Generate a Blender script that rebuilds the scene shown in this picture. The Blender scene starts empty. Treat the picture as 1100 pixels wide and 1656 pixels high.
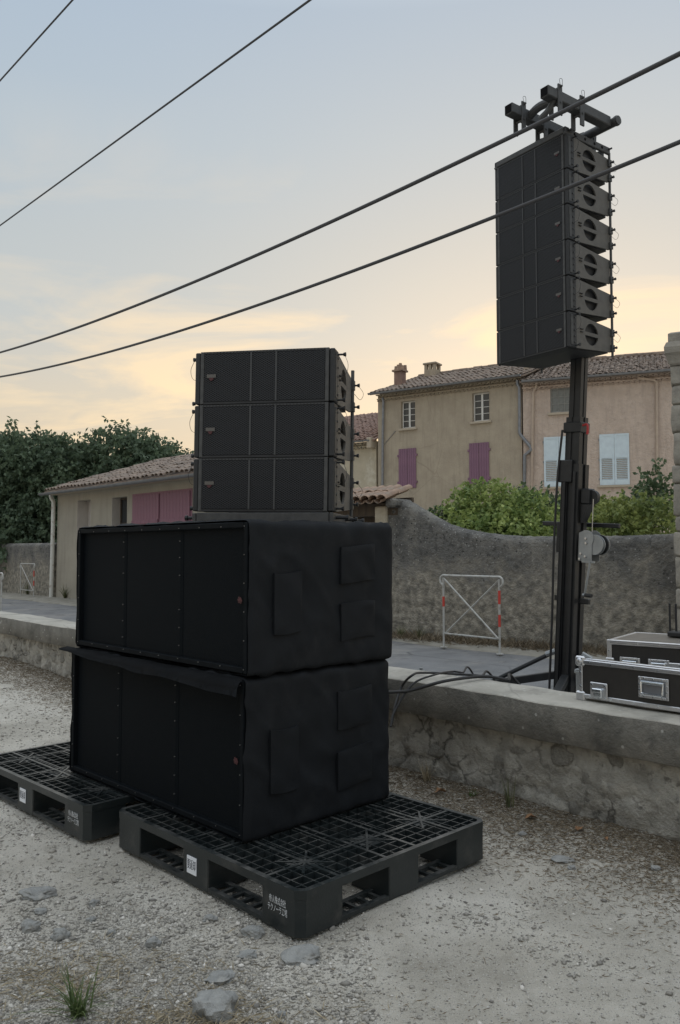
import bpy, bmesh, math, random
import numpy as np
from mathutils import Vector, Matrix, noise
random.seed(7); RNG = np.random.default_rng(11)
R = math.radians
S = bpy.context.scene
C = S.collection

# ------------------------------------------------------------------ camera
CAM_H = 1.3; FPX = 1300.0; PITCH = math.atan(65 / FPX)
cd = bpy.data.cameras.new('camera'); cam = bpy.data.objects.new('camera', cd); C.objects.link(cam)
cd.sensor_fit = 'VERTICAL'; cd.sensor_height = 24.0; cd.sensor_width = 24.0
cd.lens = 24.0 * FPX / 1656; cd.clip_start = 0.05; cd.clip_end = 2000
cam.location = (0, 0, CAM_H); cam.rotation_euler = (math.pi / 2 + PITCH, 0, 0)
S.camera = cam
S.view_settings.view_transform = 'Standard'; S.view_settings.look = 'None'
S.view_settings.exposure = 0.45; S.view_settings.gamma = 1.0

# ------------------------------------------------------------------ sky
SUN_AZ = R(15); SUN_EL = R(3.0)          # just right of the view axis, on the roofs: dusk
SD = Vector((math.sin(SUN_AZ) * math.cos(SUN_EL), math.cos(SUN_AZ) * math.cos(SUN_EL), math.sin(SUN_EL)))
W = bpy.data.worlds.new('World'); S.world = W; W.use_nodes = True
wn = W.node_tree.nodes; wl = W.node_tree.links
for n_ in list(wn): wn.remove(n_)
def N(t, **k):
    n_ = wn.new(t)
    for a, b in k.items(): setattr(n_, a, b)
    return n_
def wmath(op, a, b=None, c=None, clamp=False):
    m = N('ShaderNodeMath', operation=op); m.use_clamp = clamp
    for i, x in enumerate((a, b, c)):
        if x is None: continue
        if isinstance(x, (int, float)): m.inputs[i].default_value = x
        else: wl.new(x, m.inputs[i])
    return m.outputs[0]
def wmix(fac, a, b, mode='MIX'):
    m = N('ShaderNodeMix', data_type='RGBA', blend_type=mode)
    for sock, x in ((m.inputs[0], fac), (m.inputs[6], a), (m.inputs[7], b)):
        if isinstance(x, (int, float)): sock.default_value = x
        elif isinstance(x, tuple): sock.default_value = x
        else: wl.new(x, sock)
    return m.outputs[2]
sky = N('ShaderNodeTexSky', sky_type='NISHITA', sun_disc=False, sun_elevation=SUN_EL, sun_rotation=SUN_AZ,
        air_density=1.0, dust_density=2.0, ozone_density=1.5)
tc = N('ShaderNodeTexCoord'); sx = N('ShaderNodeSeparateXYZ'); wl.new(tc.outputs['Generated'], sx.inputs[0])
ramp = N('ShaderNodeValToRGB'); cr = ramp.color_ramp
cr.elements[0].position = 0.0; cr.elements[0].color = (.58, .455, .32, 1)
cr.elements[1].position = 1.0; cr.elements[1].color = (1.30, 1.34, 1.38, 1)
for p_, c_ in ((.10, (.58, .47, .345)), (.17, (.545, .48, .385)), (.27, (.435, .458, .455)), (.36, (.405, .445, .465)), (.46, (.375, .44, .495)), (.57, (.345, .42, .505)), (.78, (.78, .86, .94))):
    e = cr.elements.new(p_); e.color = (*c_, 1)
wl.new(sx.outputs[2], ramp.inputs[0])
dt = N('ShaderNodeVectorMath', operation='DOT_PRODUCT'); wl.new(tc.outputs['Generated'], dt.inputs[0]); dt.inputs[1].default_value = SD
dpos = wmath('MAXIMUM', dt.outputs['Value'], 0.0)
glow = wmath('POWER', dpos, 9.0)
veil = wmix(wmath('MULTIPLY', glow, .40), ramp.outputs[0], (.95, .75, .50, 1))
# thin high cloud: streaks seen edge-on towards the horizon
zz = wmath('ADD', wmath('MAXIMUM', sx.outputs[2], 0.0), .10)
cx = N('ShaderNodeCombineXYZ')
wl.new(wmath('DIVIDE', sx.outputs[0], zz), cx.inputs[0]); wl.new(wmath('DIVIDE', sx.outputs[1], zz), cx.inputs[1])
mp = N('ShaderNodeMapping'); wl.new(cx.outputs[0], mp.inputs[0])
mp.inputs['Rotation'].default_value = (0, 0, R(24)); mp.inputs['Scale'].default_value = (.70, 1.35, 1); mp.inputs['Location'].default_value = (7.7, 3.3, 0)
nz = N('ShaderNodeTexNoise'); nz.inputs['Scale'].default_value = 1.0; nz.inputs['Detail'].default_value = 7; nz.inputs['Roughness'].default_value = .58
nz.inputs['Distortion'].default_value = .9
wl.new(mp.outputs[0], nz.inputs[0])
cl = N('ShaderNodeMapRange'); wl.new(nz.outputs[0], cl.inputs[0]); cl.inputs[1].default_value = .49; cl.inputs[2].default_value = .66
low = N('ShaderNodeMapRange'); wl.new(sx.outputs[2], low.inputs[0]); low.inputs[1].default_value = .50; low.inputs[2].default_value = .16
front = N('ShaderNodeMapRange'); wl.new(dt.outputs['Value'], front.inputs[0]); front.inputs[1].default_value = .1; front.inputs[2].default_value = .9
cf = wmath('MULTIPLY', wmath('MULTIPLY', cl.outputs[0], low.outputs[0]), wmath('MULTIPLY_ADD', front.outputs[0], .60, .08))
veil = wmix(cf, veil, (1.0, .73, .41, 1))
b1 = N('ShaderNodeBackground'); wl.new(veil, b1.inputs[0]); b1.inputs[1].default_value = .87
b2 = N('ShaderNodeBackground'); wl.new(sky.outputs[0], b2.inputs[0]); b2.inputs[1].default_value = .02
ad = N('ShaderNodeAddShader'); wl.new(b1.outputs[0], ad.inputs[0]); wl.new(b2.outputs[0], ad.inputs[1])
wo = N('ShaderNodeOutputWorld'); wl.new(ad.outputs[0], wo.inputs[0])

# ------------------------------------------------------------------ sun (low, veiled)
sl = bpy.data.lights.new('sun', 'SUN'); sl.energy = .5; sl.angle = R(12); sl.color = (1, .78, .52)
so = bpy.data.objects.new('sun', sl); C.objects.link(so)
so.rotation_euler = (-SD).to_track_quat('-Z', 'Y').to_euler()

# ------------------------------------------------------------------ measuring helpers: pixel of the photograph -> point of the place
def ray(px, py):
    u = (px - 550) / FPX; v = (828 - py) / FPX
    return Vector((u, math.cos(PITCH) - v * math.sin(PITCH), math.sin(PITCH) + v * math.cos(PITCH)))
O = Vector((0, 0, CAM_H))
def at(px, py, Y): r = ray(px, py); return O + r * (Y / r.y)
def atz(px, py, z): r = ray(px, py); return O + r * ((z - CAM_H) / r.z)
def onplane(px, py, p0, p1):
    "hit of a sight line with the upright plane through p0,p1 -> (distance along, height)"
    d = Vector((p1[0] - p0[0], p1[1] - p0[1], 0)).normalized(); n = Vector((d.y, -d.x, 0))
    r = ray(px, py); t = (Vector((p0[0], p0[1], 0)) - O).dot(n) / r.dot(n)
    P = O + r * t
    return (P - Vector((p0[0], p0[1], 0))).dot(d), P.z
SE = Vector((.684, -.7295, 0)); SN = Vector((.7295, .684, 0))     # street direction and the way across it
def st(s, n, z=0): v = SE * s + SN * n; v.z = z; return v

# ------------------------------------------------------------------ materials
MATS = {}
def mat(name, c1, c2=None, scale=8, rough=.8, bump=0, bscale=60, spots=None, metal=0, spec=.5, grime=None, detail=6, lo=.35, hi=.65, bdist=.01, stretch=None, dust=None):
    m = bpy.data.materials.new(name); m.use_nodes = True; nt = m.node_tree; n = nt.nodes; l = nt.links
    b = n['Principled BSDF']; b.inputs['Roughness'].default_value = rough; b.inputs['Metallic'].default_value = metal
    b.inputs['Specular IOR Level'].default_value = spec
    t = n.new('ShaderNodeTexCoord'); src = t.outputs['Object']
    if stretch:
        mp = n.new('ShaderNodeMapping'); mp.inputs['Scale'].default_value = stretch; l.new(src, mp.inputs[0]); src2 = mp.outputs[0]
    else: src2 = src
    def nz(sc, d=detail, r=.6, s=None):
        x = n.new('ShaderNodeTexNoise'); x.inputs['Scale'].default_value = sc; x.inputs['Detail'].default_value = d; x.inputs['Roughness'].default_value = r
        l.new(s or src, x.inputs[0]); return x.outputs[0]
    def mr(x, a, bb):
        q = n.new('ShaderNodeMapRange'); q.inputs[1].default_value = a; q.inputs[2].default_value = bb; l.new(x, q.inputs[0]); return q.outputs[0]
    def mix(f, a, bb):
        q = n.new('ShaderNodeMix'); q.data_type = 'RGBA'
        for sck, v in ((q.inputs[0], f), (q.inputs[6], a), (q.inputs[7], bb)):
            if isinstance(v, (tuple, list)): sck.default_value = (*v[:3], 1)
            elif isinstance(v, (int, float)): sck.default_value = v
            else: l.new(v, sck)
        return q.outputs[2]
    col = c1
    if c2: col = mix(mr(nz(scale, s=src2), lo, hi), c1, c2)
    for g in (grime or []):                      # (colour, scale, lo, hi, amount)
        gs = None
        if len(g) > 5:
            gm_ = n.new('ShaderNodeMapping'); gm_.inputs['Scale'].default_value = g[5]; l.new(src, gm_.inputs[0]); gs = gm_.outputs[0]
        f = mr(nz(g[1], 8, .65, gs), g[2], g[3])
        q = n.new('ShaderNodeMath'); q.operation = 'MULTIPLY'; l.new(f, q.inputs[0]); q.inputs[1].default_value = g[4]
        col = mix(q.outputs[0], col, g[0])
    for sp in (spots or []):                     # (colour, voronoi scale, radius, amount)
        v = n.new('ShaderNodeTexVoronoi'); v.inputs['Scale'].default_value = sp[1]; l.new(src, v.inputs['Vector'])
        f = mr(v.outputs['Distance'], sp[2], sp[2] * .6)
        wv = n.new('ShaderNodeSeparateColor'); l.new(v.outputs['Color'], wv.inputs[0])
        g = mr(wv.outputs[0], 1 - sp[3], 1 - sp[3] + .02)
        q = n.new('ShaderNodeMath'); q.operation = 'MULTIPLY'; l.new(f, q.inputs[0]); l.new(g, q.inputs[1])
        col = mix(q.outputs[0], col, sp[0])
    if dust:
        ge = n.new('ShaderNodeNewGeometry'); sz_ = n.new('ShaderNodeSeparateXYZ'); l.new(ge.outputs['Normal'], sz_.inputs[0])
        q = n.new('ShaderNodeMath'); q.operation = 'MULTIPLY'; l.new(mr(sz_.outputs[2], .6, .95), q.inputs[0]); l.new(mr(nz(dust[1], 8, .7), dust[2], dust[3]), q.inputs[1])
        col = mix(q.outputs[0], col, dust[0])
    if isinstance(col, (tuple, list)): b.inputs['Base Color'].default_value = (*col[:3], 1)
    else: l.new(col, b.inputs['Base Color'])
    if bump:
        bp = n.new('ShaderNodeBump'); bp.inputs['Strength'].default_value = bump; bp.inputs['Distance'].default_value = bdist
        l.new(nz(bscale, 5, .65), bp.inputs['Height']); l.new(bp.outputs[0], b.inputs['Normal'])
    MATS[name] = m; return m
def leafmat(name, c1, c2, trans=.35):
    m = bpy.data.materials.new(name); m.use_nodes = True; nt = m.node_tree; n = nt.nodes; l = nt.links
    b = n['Principled BSDF']; b.inputs['Roughness'].default_value = .55; b.inputs['Specular IOR Level'].default_value = .35
    a = n.new('ShaderNodeAttribute'); a.attribute_name = 'rnd'
    q = n.new('ShaderNodeMix'); q.data_type = 'RGBA'; q.inputs[6].default_value = (*c1, 1); q.inputs[7].default_value = (*c2, 1)
    l.new(a.outputs['Fac'], q.inputs[0]); l.new(q.outputs[2], b.inputs['Base Color'])
    t = n.new('ShaderNodeBsdfTranslucent'); l.new(q.outputs[2], t.inputs[0])
    ms = n.new('ShaderNodeMixShader'); ms.inputs[0].default_value = trans
    l.new(b.outputs[0], ms.inputs[1]); l.new(t.outputs[0], ms.inputs[2]); l.new(ms.outputs[0], n['Material Output'].inputs[0])
    MATS[name] = m; return m
def rndmat(name, c1, c2, c3, rough=.9):
    m = bpy.data.materials.new(name); m.use_nodes = True; nt = m.node_tree; n = nt.nodes; l = nt.links
    b = n['Principled BSDF']; b.inputs['Roughness'].default_value = rough; b.inputs['Specular IOR Level'].default_value = .25
    a = n.new('ShaderNodeAttribute'); a.attribute_name = 'rnd'
    r = n.new('ShaderNodeValToRGB'); r.color_ramp.elements[0].color = (*c1, 1); r.color_ramp.elements[1].color = (*c3, 1)
    e = r.color_ramp.elements.new(.6); e.color = (*c2, 1)
    l.new(a.outputs['Fac'], r.inputs[0]); l.new(r.outputs[0], b.inputs['Base Color'])
    MATS[name] = m; return m
def meshgrille(name, pitch, solid, hole, rough=.5):
    "perforated sheet: staggered holes, finer than can be modelled"
    m = bpy.data.materials.new(name); m.use_nodes = True; nt = m.node_tree; n = nt.nodes; l = nt.links
    b = n['Principled BSDF']; b.inputs['Roughness'].default_value = rough; b.inputs['Specular IOR Level'].default_value = .2 if pitch > .007 else .06
    t = n.new('ShaderNodeTexCoord'); sp = n.new('ShaderNodeSeparateXYZ'); l.new(t.outputs['Object'], sp.inputs[0])
    cb = n.new('ShaderNodeCombineXYZ'); l.new(sp.outputs[0], cb.inputs[0]); l.new(sp.outputs[2], cb.inputs[1])
    mp = n.new('ShaderNodeMapping'); mp.inputs['Rotation'].default_value = (0, 0, R(45)); mp.inputs['Scale'].default_value = (1 / (.866 * pitch), 2 / pitch, 1); l.new(cb.outputs[0], mp.inputs[0])
    v = n.new('ShaderNodeTexVoronoi'); v.voronoi_dimensions = '2D'; v.inputs['Scale'].default_value = .70711; v.inputs['Randomness'].default_value = 0
    l.new(mp.outputs[0], v.inputs['Vector'])
    q = n.new('ShaderNodeMapRange'); q.inputs[1].default_value = .30; q.inputs[2].default_value = .40; l.new(v.outputs['Distance'], q.inputs[0])
    mx = n.new('ShaderNodeMix'); mx.data_type = 'RGBA'; mx.inputs[6].default_value = (*hole, 1); mx.inputs[7].default_value = (*solid, 1)
    l.new(q.outputs[0], mx.inputs[0]); l.new(mx.outputs[2], b.inputs['Base Color'])
    bp = n.new('ShaderNodeBump'); bp.inputs['Strength'].default_value = .6; bp.inputs['Distance'].default_value = .002
    l.new(q.outputs[0], bp.inputs['Height']); l.new(bp.outputs[0], b.inputs['Normal'])
    MATS[name] = m; return m

mat('gravel_ground', (.55, .512, .44), (.38, .35, .295), 2.2, .95, .9, 170, spots=[((.20, .195, .185), 85, .30, .30), ((.60, .59, .56), 110, .28, .25), ((.17, .165, .155), 210, .34, .35), ((.62, .61, .58), 240, .32, .25)],
    grime=[((.66, .622, .55), .9, .46, .62, .9), ((.30, .26, .205), 1.6, .54, .72, .6), ((.22, .195, .155), 4.2, .58, .74, .5)], bdist=.012)
mat('asphalt', (.20, .201, .203), (.145, .147, .15), 1.6, .92, .8, 120, spots=[((.30, .30, .30), 120, .25, .2)], grime=[((.28, .265, .24), .7, .48, .66, .7), ((.10, .10, .10), 2.2, .56, .66, .6, (1, 1, 1)), ((.30, .285, .255), 5, .56, .7, .5)], bdist=.01)
mat('kerb_dust', (.30, .285, .25), (.20, .185, .15), 3, .95, .6, 90)
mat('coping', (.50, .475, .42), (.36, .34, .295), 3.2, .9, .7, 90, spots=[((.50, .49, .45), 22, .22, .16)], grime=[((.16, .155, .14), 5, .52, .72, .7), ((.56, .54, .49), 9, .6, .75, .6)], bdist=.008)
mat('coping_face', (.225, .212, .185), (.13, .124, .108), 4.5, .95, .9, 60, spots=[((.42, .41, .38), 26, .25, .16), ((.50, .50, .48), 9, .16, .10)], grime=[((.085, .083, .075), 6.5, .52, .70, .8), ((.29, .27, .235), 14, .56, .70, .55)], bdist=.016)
mat('rubble', (.50, .475, .42), (.30, .285, .25), 7, .95, 1.0, 45, grime=[((.60, .575, .515), 8, .55, .66, .7), ((.09, .086, .076), 15, .57, .68, .7), ((.20, .19, .165), 2.5, .5, .7, .6)], bdist=.025)
mat('rubble_stone', (.50, .475, .42), (.31, .295, .262), 9, .92, 1.0, 35, grime=[((.50, .47, .40), 13, .55, .7, .6), ((.12, .115, .10), 16, .57, .7, .6)], bdist=.02)
mat('plaster_beige', (.42, .36, .275), (.35, .295, .228), 1.6, .9, .7, 16, grime=[((.25, .21, .165), 1.5, .50, .72, .6, (3.5, 3.5, .35)), ((.30, .26, .21), 9, .55, .72, .4), ((.30, .25, .19), .7, .52, .75, .45), ((.46, .40, .31), 3, .55, .75, .5)], bdist=.02)
mat('plaster_pink', (.58, .475, .40), (.49, .395, .33), 1.8, .92, 1.0, 9, grime=[((.36, .29, .25), 1.4, .50, .70, .55, (3.5, 3.5, .35)), ((.40, .32, .27), 4.5, .52, .70, .6), ((.66, .56, .48), 4, .55, .72, .4)], bdist=.06)
mat('plaster_yellow', (.37, .34, .28), (.31, .285, .235), 1.3, .9, .5, 20, grime=[((.23, .21, .175), 1.7, .50, .72, .6, (3.5, 3.5, .3)), ((.26, .235, .19), .9, .52, .75, .4)], bdist=.02)
mat('plaster_pale', (.52, .46, .35), (.42, .37, .28), 1.6, .9, .4, 30, grime=[((.60, .56, .47), 1.2, .52, .6, .7), ((.28, .25, .2), 2.5, .58, .75, .5)])
mat('plaster_reveal', (.52, .49, .46), (.45, .42, .39), 4, .9, .2, 40)
def cracks(m, scale, width, col_, amount):
    nt = m.node_tree; n = nt.nodes; l = nt.links; b = n['Principled BSDF']; old = b.inputs['Base Color'].links[0].from_socket
    t = n.new('ShaderNodeTexCoord'); nz = n.new('ShaderNodeTexNoise'); nz.inputs['Scale'].default_value = scale * 1.3; nz.inputs['Detail'].default_value = 5; l.new(t.outputs['Object'], nz.inputs[0])
    ad_ = n.new('ShaderNodeVectorMath'); ad_.operation = 'MULTIPLY_ADD'; l.new(nz.outputs['Color'], ad_.inputs[0]); ad_.inputs[1].default_value = (.22, .22, .22); l.new(t.outputs['Object'], ad_.inputs[2])
    v = n.new('ShaderNodeTexVoronoi'); v.feature = 'DISTANCE_TO_EDGE'; v.inputs['Scale'].default_value = scale; l.new(ad_.outputs[0], v.inputs['Vector'])
    q = n.new('ShaderNodeMapRange'); q.inputs[1].default_value = width; q.inputs[2].default_value = 0; l.new(v.outputs['Distance'], q.inputs[0])
    n2 = n.new('ShaderNodeTexNoise'); n2.inputs['Scale'].default_value = scale * .45; l.new(t.outputs['Object'], n2.inputs[0])
    q2 = n.new('ShaderNodeMapRange'); q2.inputs[1].default_value = .42; q2.inputs[2].default_value = .6; q2.inputs[4].default_value = amount; l.new(n2.outputs[0], q2.inputs[0])
    mu = n.new('ShaderNodeMath'); mu.operation = 'MULTIPLY'; l.new(q.outputs[0], mu.inputs[0]); l.new(q2.outputs[0], mu.inputs[1])
    mx = n.new('ShaderNodeMix'); mx.data_type = 'RGBA'; l.new(mu.outputs[0], mx.inputs[0]); l.new(old, mx.inputs[6]); mx.inputs[7].default_value = (*col_, 1); l.new(mx.outputs[2], b.inputs['Base Color'])
cracks(MATS['rubble'], 5.5, .07, (.055, .05, .042), .9); cracks(MATS['rubble_stone'], 9, .05, (.07, .065, .055), .6)
cracks(MATS['plaster_beige'], .55, .010, (.24, .20, .155), .6); cracks(MATS['asphalt'], .6, .012, (.06, .06, .06), .8); cracks(MATS['coping'], 1.1, .012, (.12, .115, .10), .7)
def roughcast():
    m = mat('roughcast', (.115, .113, .108), (.20, .193, .178), 2.6, .95, 1.0, 20, spots=[((.34, .335, .32), 22, .28, .26), ((.05, .05, .048), 17, .30, .26)], grime=[((.045, .044, .042), 9, .50, .64, .7), ((.26, .25, .23), 13, .56, .70, .6), ((.27, .255, .22), 1.3, .50, .64, .55)], bdist=.05)
    nt = m.node_tree; n = nt.nodes; l = nt.links; b = n['Principled BSDF']
    old = b.inputs['Base Color'].links[0].from_socket
    t = n.new('ShaderNodeTexCoord'); sp = n.new('ShaderNodeSeparateXYZ'); l.new(t.outputs['Object'], sp.inputs[0])
    nz = n.new('ShaderNodeTexNoise'); nz.inputs['Scale'].default_value = 1.9; nz.inputs['Detail'].default_value = 8; nz.inputs['Roughness'].default_value = .65; l.new(t.outputs['Object'], nz.inputs[0])
    a = n.new('ShaderNodeMath'); a.operation = 'MULTIPLY_ADD'; l.new(nz.outputs[0], a.inputs[0]); a.inputs[1].default_value = 2.6; l.new(sp.outputs[2], a.inputs[2])
    q = n.new('ShaderNodeMapRange'); q.inputs[1].default_value = 2.65; q.inputs[2].default_value = 1.95; l.new(a.outputs[0], q.inputs[0])
    mx = n.new('ShaderNodeMix'); mx.data_type = 'RGBA'; l.new(q.outputs[0], mx.inputs[0]); l.new(old, mx.inputs[6])
    n2 = n.new('ShaderNodeTexNoise'); n2.inputs['Scale'].default_value = 9; n2.inputs['Detail'].default_value = 8; l.new(t.outputs['Object'], n2.inputs[0])
    c = n.new('ShaderNodeValToRGB'); c.color_ramp.elements[0].position = .35; c.color_ramp.elements[0].color = (.16, .148, .125, 1)
    c.color_ramp.elements[1].position = .68; c.color_ramp.elements[1].color = (.42, .385, .32, 1); l.new(n2.outputs[0], c.inputs[0])
    l.new(c.outputs[0], mx.inputs[7]); l.new(mx.outputs[2], b.inputs['Base Color'])
roughcast()
mat('block_stone', (.36, .335, .285), (.25, .23, .20), 5, .92, .8, 35, grime=[((.15, .14, .125), 7, .54, .72, .6), ((.46, .44, .38), 9, .56, .72, .5)], bdist=.012)
mat('mortar', (.24, .225, .19), (.17, .16, .135), 9, .95, .6, 60)
mat('roof_tile', (.27, .20, .155), (.15, .12, .10), 2.6, .85, .4, 60, grime=[((.38, .31, .24), 3.8, .5, .68, .7), ((.10, .085, .075), 5.5, .52, .70, .7)])
mat('roof_tile_red', (.29, .185, .145), (.20, .135, .11), 3, .85, .3, 60)
mat('gate_tile', (.36, .25, .18), (.24, .17, .13), 6, .85, .4, 60, grime=[((.46, .38, .29), 7, .55, .7, .6), ((.12, .11, .10), 9, .55, .7, .6)])
mat('zinc', (.25, .26, .275), (.19, .195, .21), 6, .5, .1, 80, metal=.4)
mat('pipe_tan', (.46, .37, .29), (.38, .30, .24), 4, .6)
mat('pipe_white', (.62, .62, .58), (.30, .22, .17), 7, .6, lo=.55, hi=.7)
mat('purple_paint', (.235, .125, .185), (.18, .095, .145), 9, .65, .2, 90, stretch=(1, 1, .15))
mat('pink_paint', (.255, .125, .165), (.19, .095, .125), 12, .7, .2, 90, stretch=(1, 1, .12))
mat('white_paint', (.60, .70, .755), (.54, .63, .69), 6, .55)
mat('window_white', (.70, .69, .66), None, rough=.5)
mat('window_grey', (.30, .30, .28), (.22, .22, .21), 8, .6)
mat('brown_wood', (.10, .075, .05), (.055, .04, .03), 12, .75, .3, 60, stretch=(1, 1, .1))
gl = mat('glass', (.035, .04, .045), None, rough=.08, spec=.6)
mat('interior', (.02, .02, .02), None, rough=.9)
mat('dusty_glass', (.20, .21, .20), (.14, .15, .15), 5, .25)
mat('stone_sill', (.42, .36, .28), None, rough=.85)
# equipment
mat('box_black', (.030, .031, .033), (.023, .024, .026), 30, .55, .25, 500, spec=.4, bdist=.001)
mat('rig_grey', (.085, .086, .086), (.060, .061, .062), 25, .55, .1, 200, metal=.2, spec=.4)
mat('side_panel', (.125, .118, .107), (.10, .095, .087), 20, .6, .15, 300, spec=.4)
mat('void_black', (.008, .008, .009), None, rough=.9, spec=.1)
meshgrille('array_mesh', .0104, (.036, .038, .042), (.002, .002, .003))
meshgrille('sub_mesh', .0068, (.0072, .0098, .0125), (.002, .0027, .0034), .65)
mat('grille_strip', (.050, .052, .055), None, rough=.5)
mat('badge_grey', (.11, .105, .10), None, rough=.4, metal=.3)
mat('badge_red', (.07, .016, .02), None, rough=.5)
mat('sub_frame', (.0085, .0108, .013), (.0060, .0076, .0095), 20, .6, spec=.05)
mat('cover_cloth', (.0100, .0120, .0150), (.0075, .0090, .0112), 7, .72, .35, 240, grime=[((.022, .023, .025), 5, .55, .75, .6)], spec=.22, bdist=.002)
mat('grille_brace', (.0062, .0082, .0100), None, rough=.7, spec=.03)
mat('screw', (.20, .20, .20), None, rough=.4, metal=.7)
mat('pallet_plastic', (.021, .026, .027), (.014, .018, .019), 5, .30, .3, 130, grime=[((.075, .073, .068), 9, .55, .72, .6), ((.055, .055, .052), 40, .6, .72, .6, (1, 1, 4))], spec=.5, bdist=.002, dust=((.16, .155, .145), 11, .42, .78))
mat('label_white', (.74, .76, .80), None, rough=.5)
mat('label_ink', (.02, .025, .045), None, rough=.5)
mat('stencil_white', (.60, .62, .63), (.40, .41, .42), 60, .7)
mat('mast_black', (.026, .027, .029), (.018, .019, .020), 12, .45, .1, 200, metal=.2, spec=.45)
mat('galv', (.36, .375, .38), (.28, .295, .30), 14, .45, metal=.5)
mat('steel', (.55, .56, .57), None, rough=.3, metal=.9)
mat('alu', (.66, .67, .69), (.54, .55, .57), 18, .34, metal=.85)
mat('chrome', (.74, .78, .82), None, rough=.22, metal=.95)
mat('case_black', (.028, .025, .022), (.022, .020, .018), 30, .6, .3, 300, bdist=.001)
mat('case_top', (.15, .132, .108), (.115, .10, .084), 12, .5)
mat('rubber', (.018, .018, .019), None, rough=.6)
mat('cable_sky', (.055, .055, .06), None, rough=.6)
mat('pin_red', (.40, .02, .02), None, rough=.4)
mat('barrier_white', (.44, .44, .42), (.27, .25, .21), 14, .5, lo=.5, hi=.72)
mat('barrier_red', (.52, .055, .04), None, rough=.5)
mat('rock', (.34, .34, .325), (.21, .212, .205), 16, .92, 1.0, 55, grime=[((.44, .43, .40), 8, .55, .7, .5), ((.17, .165, .15), 30, .54, .68, .6), ((.50, .48, .44), 9, .56, .68, .5)], bdist=.012)
mat('dead_leaf', (.27, .15, .075), (.17, .10, .055), 14, .85)
mat('paper', (.52, .52, .50), (.40, .40, .38), 14, .8)
mat('bark', (.10, .085, .065), (.06, .05, .04), 8, .95, .8, 30)
leafmat('tree_leaf', (.085, .125, .08), (.18, .24, .145), .45)
leafmat('bush_leaf', (.12, .19, .055), (.46, .53, .18), .4)
leafmat('ivy_leaf', (.055, .09, .045), (.15, .20, .10), .3)
leafmat('hedge_leaf', (.11, .155, .048), (.38, .42, .14), .4)
leafmat('weed_leaf', (.075, .095, .045), (.20, .20, .10))
leafmat('grass_leaf', (.055, .090, .030), (.15, .20, .075))
rndmat('pebble', (.20, .188, .17), (.41, .385, .34), (.64, .61, .56))
rndmat('straw', (.20, .165, .11), (.33, .275, .185), (.46, .40, .29))
rndmat('litter', (.105, .085, .06), (.20, .16, .11), (.33, .27, .19))

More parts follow.
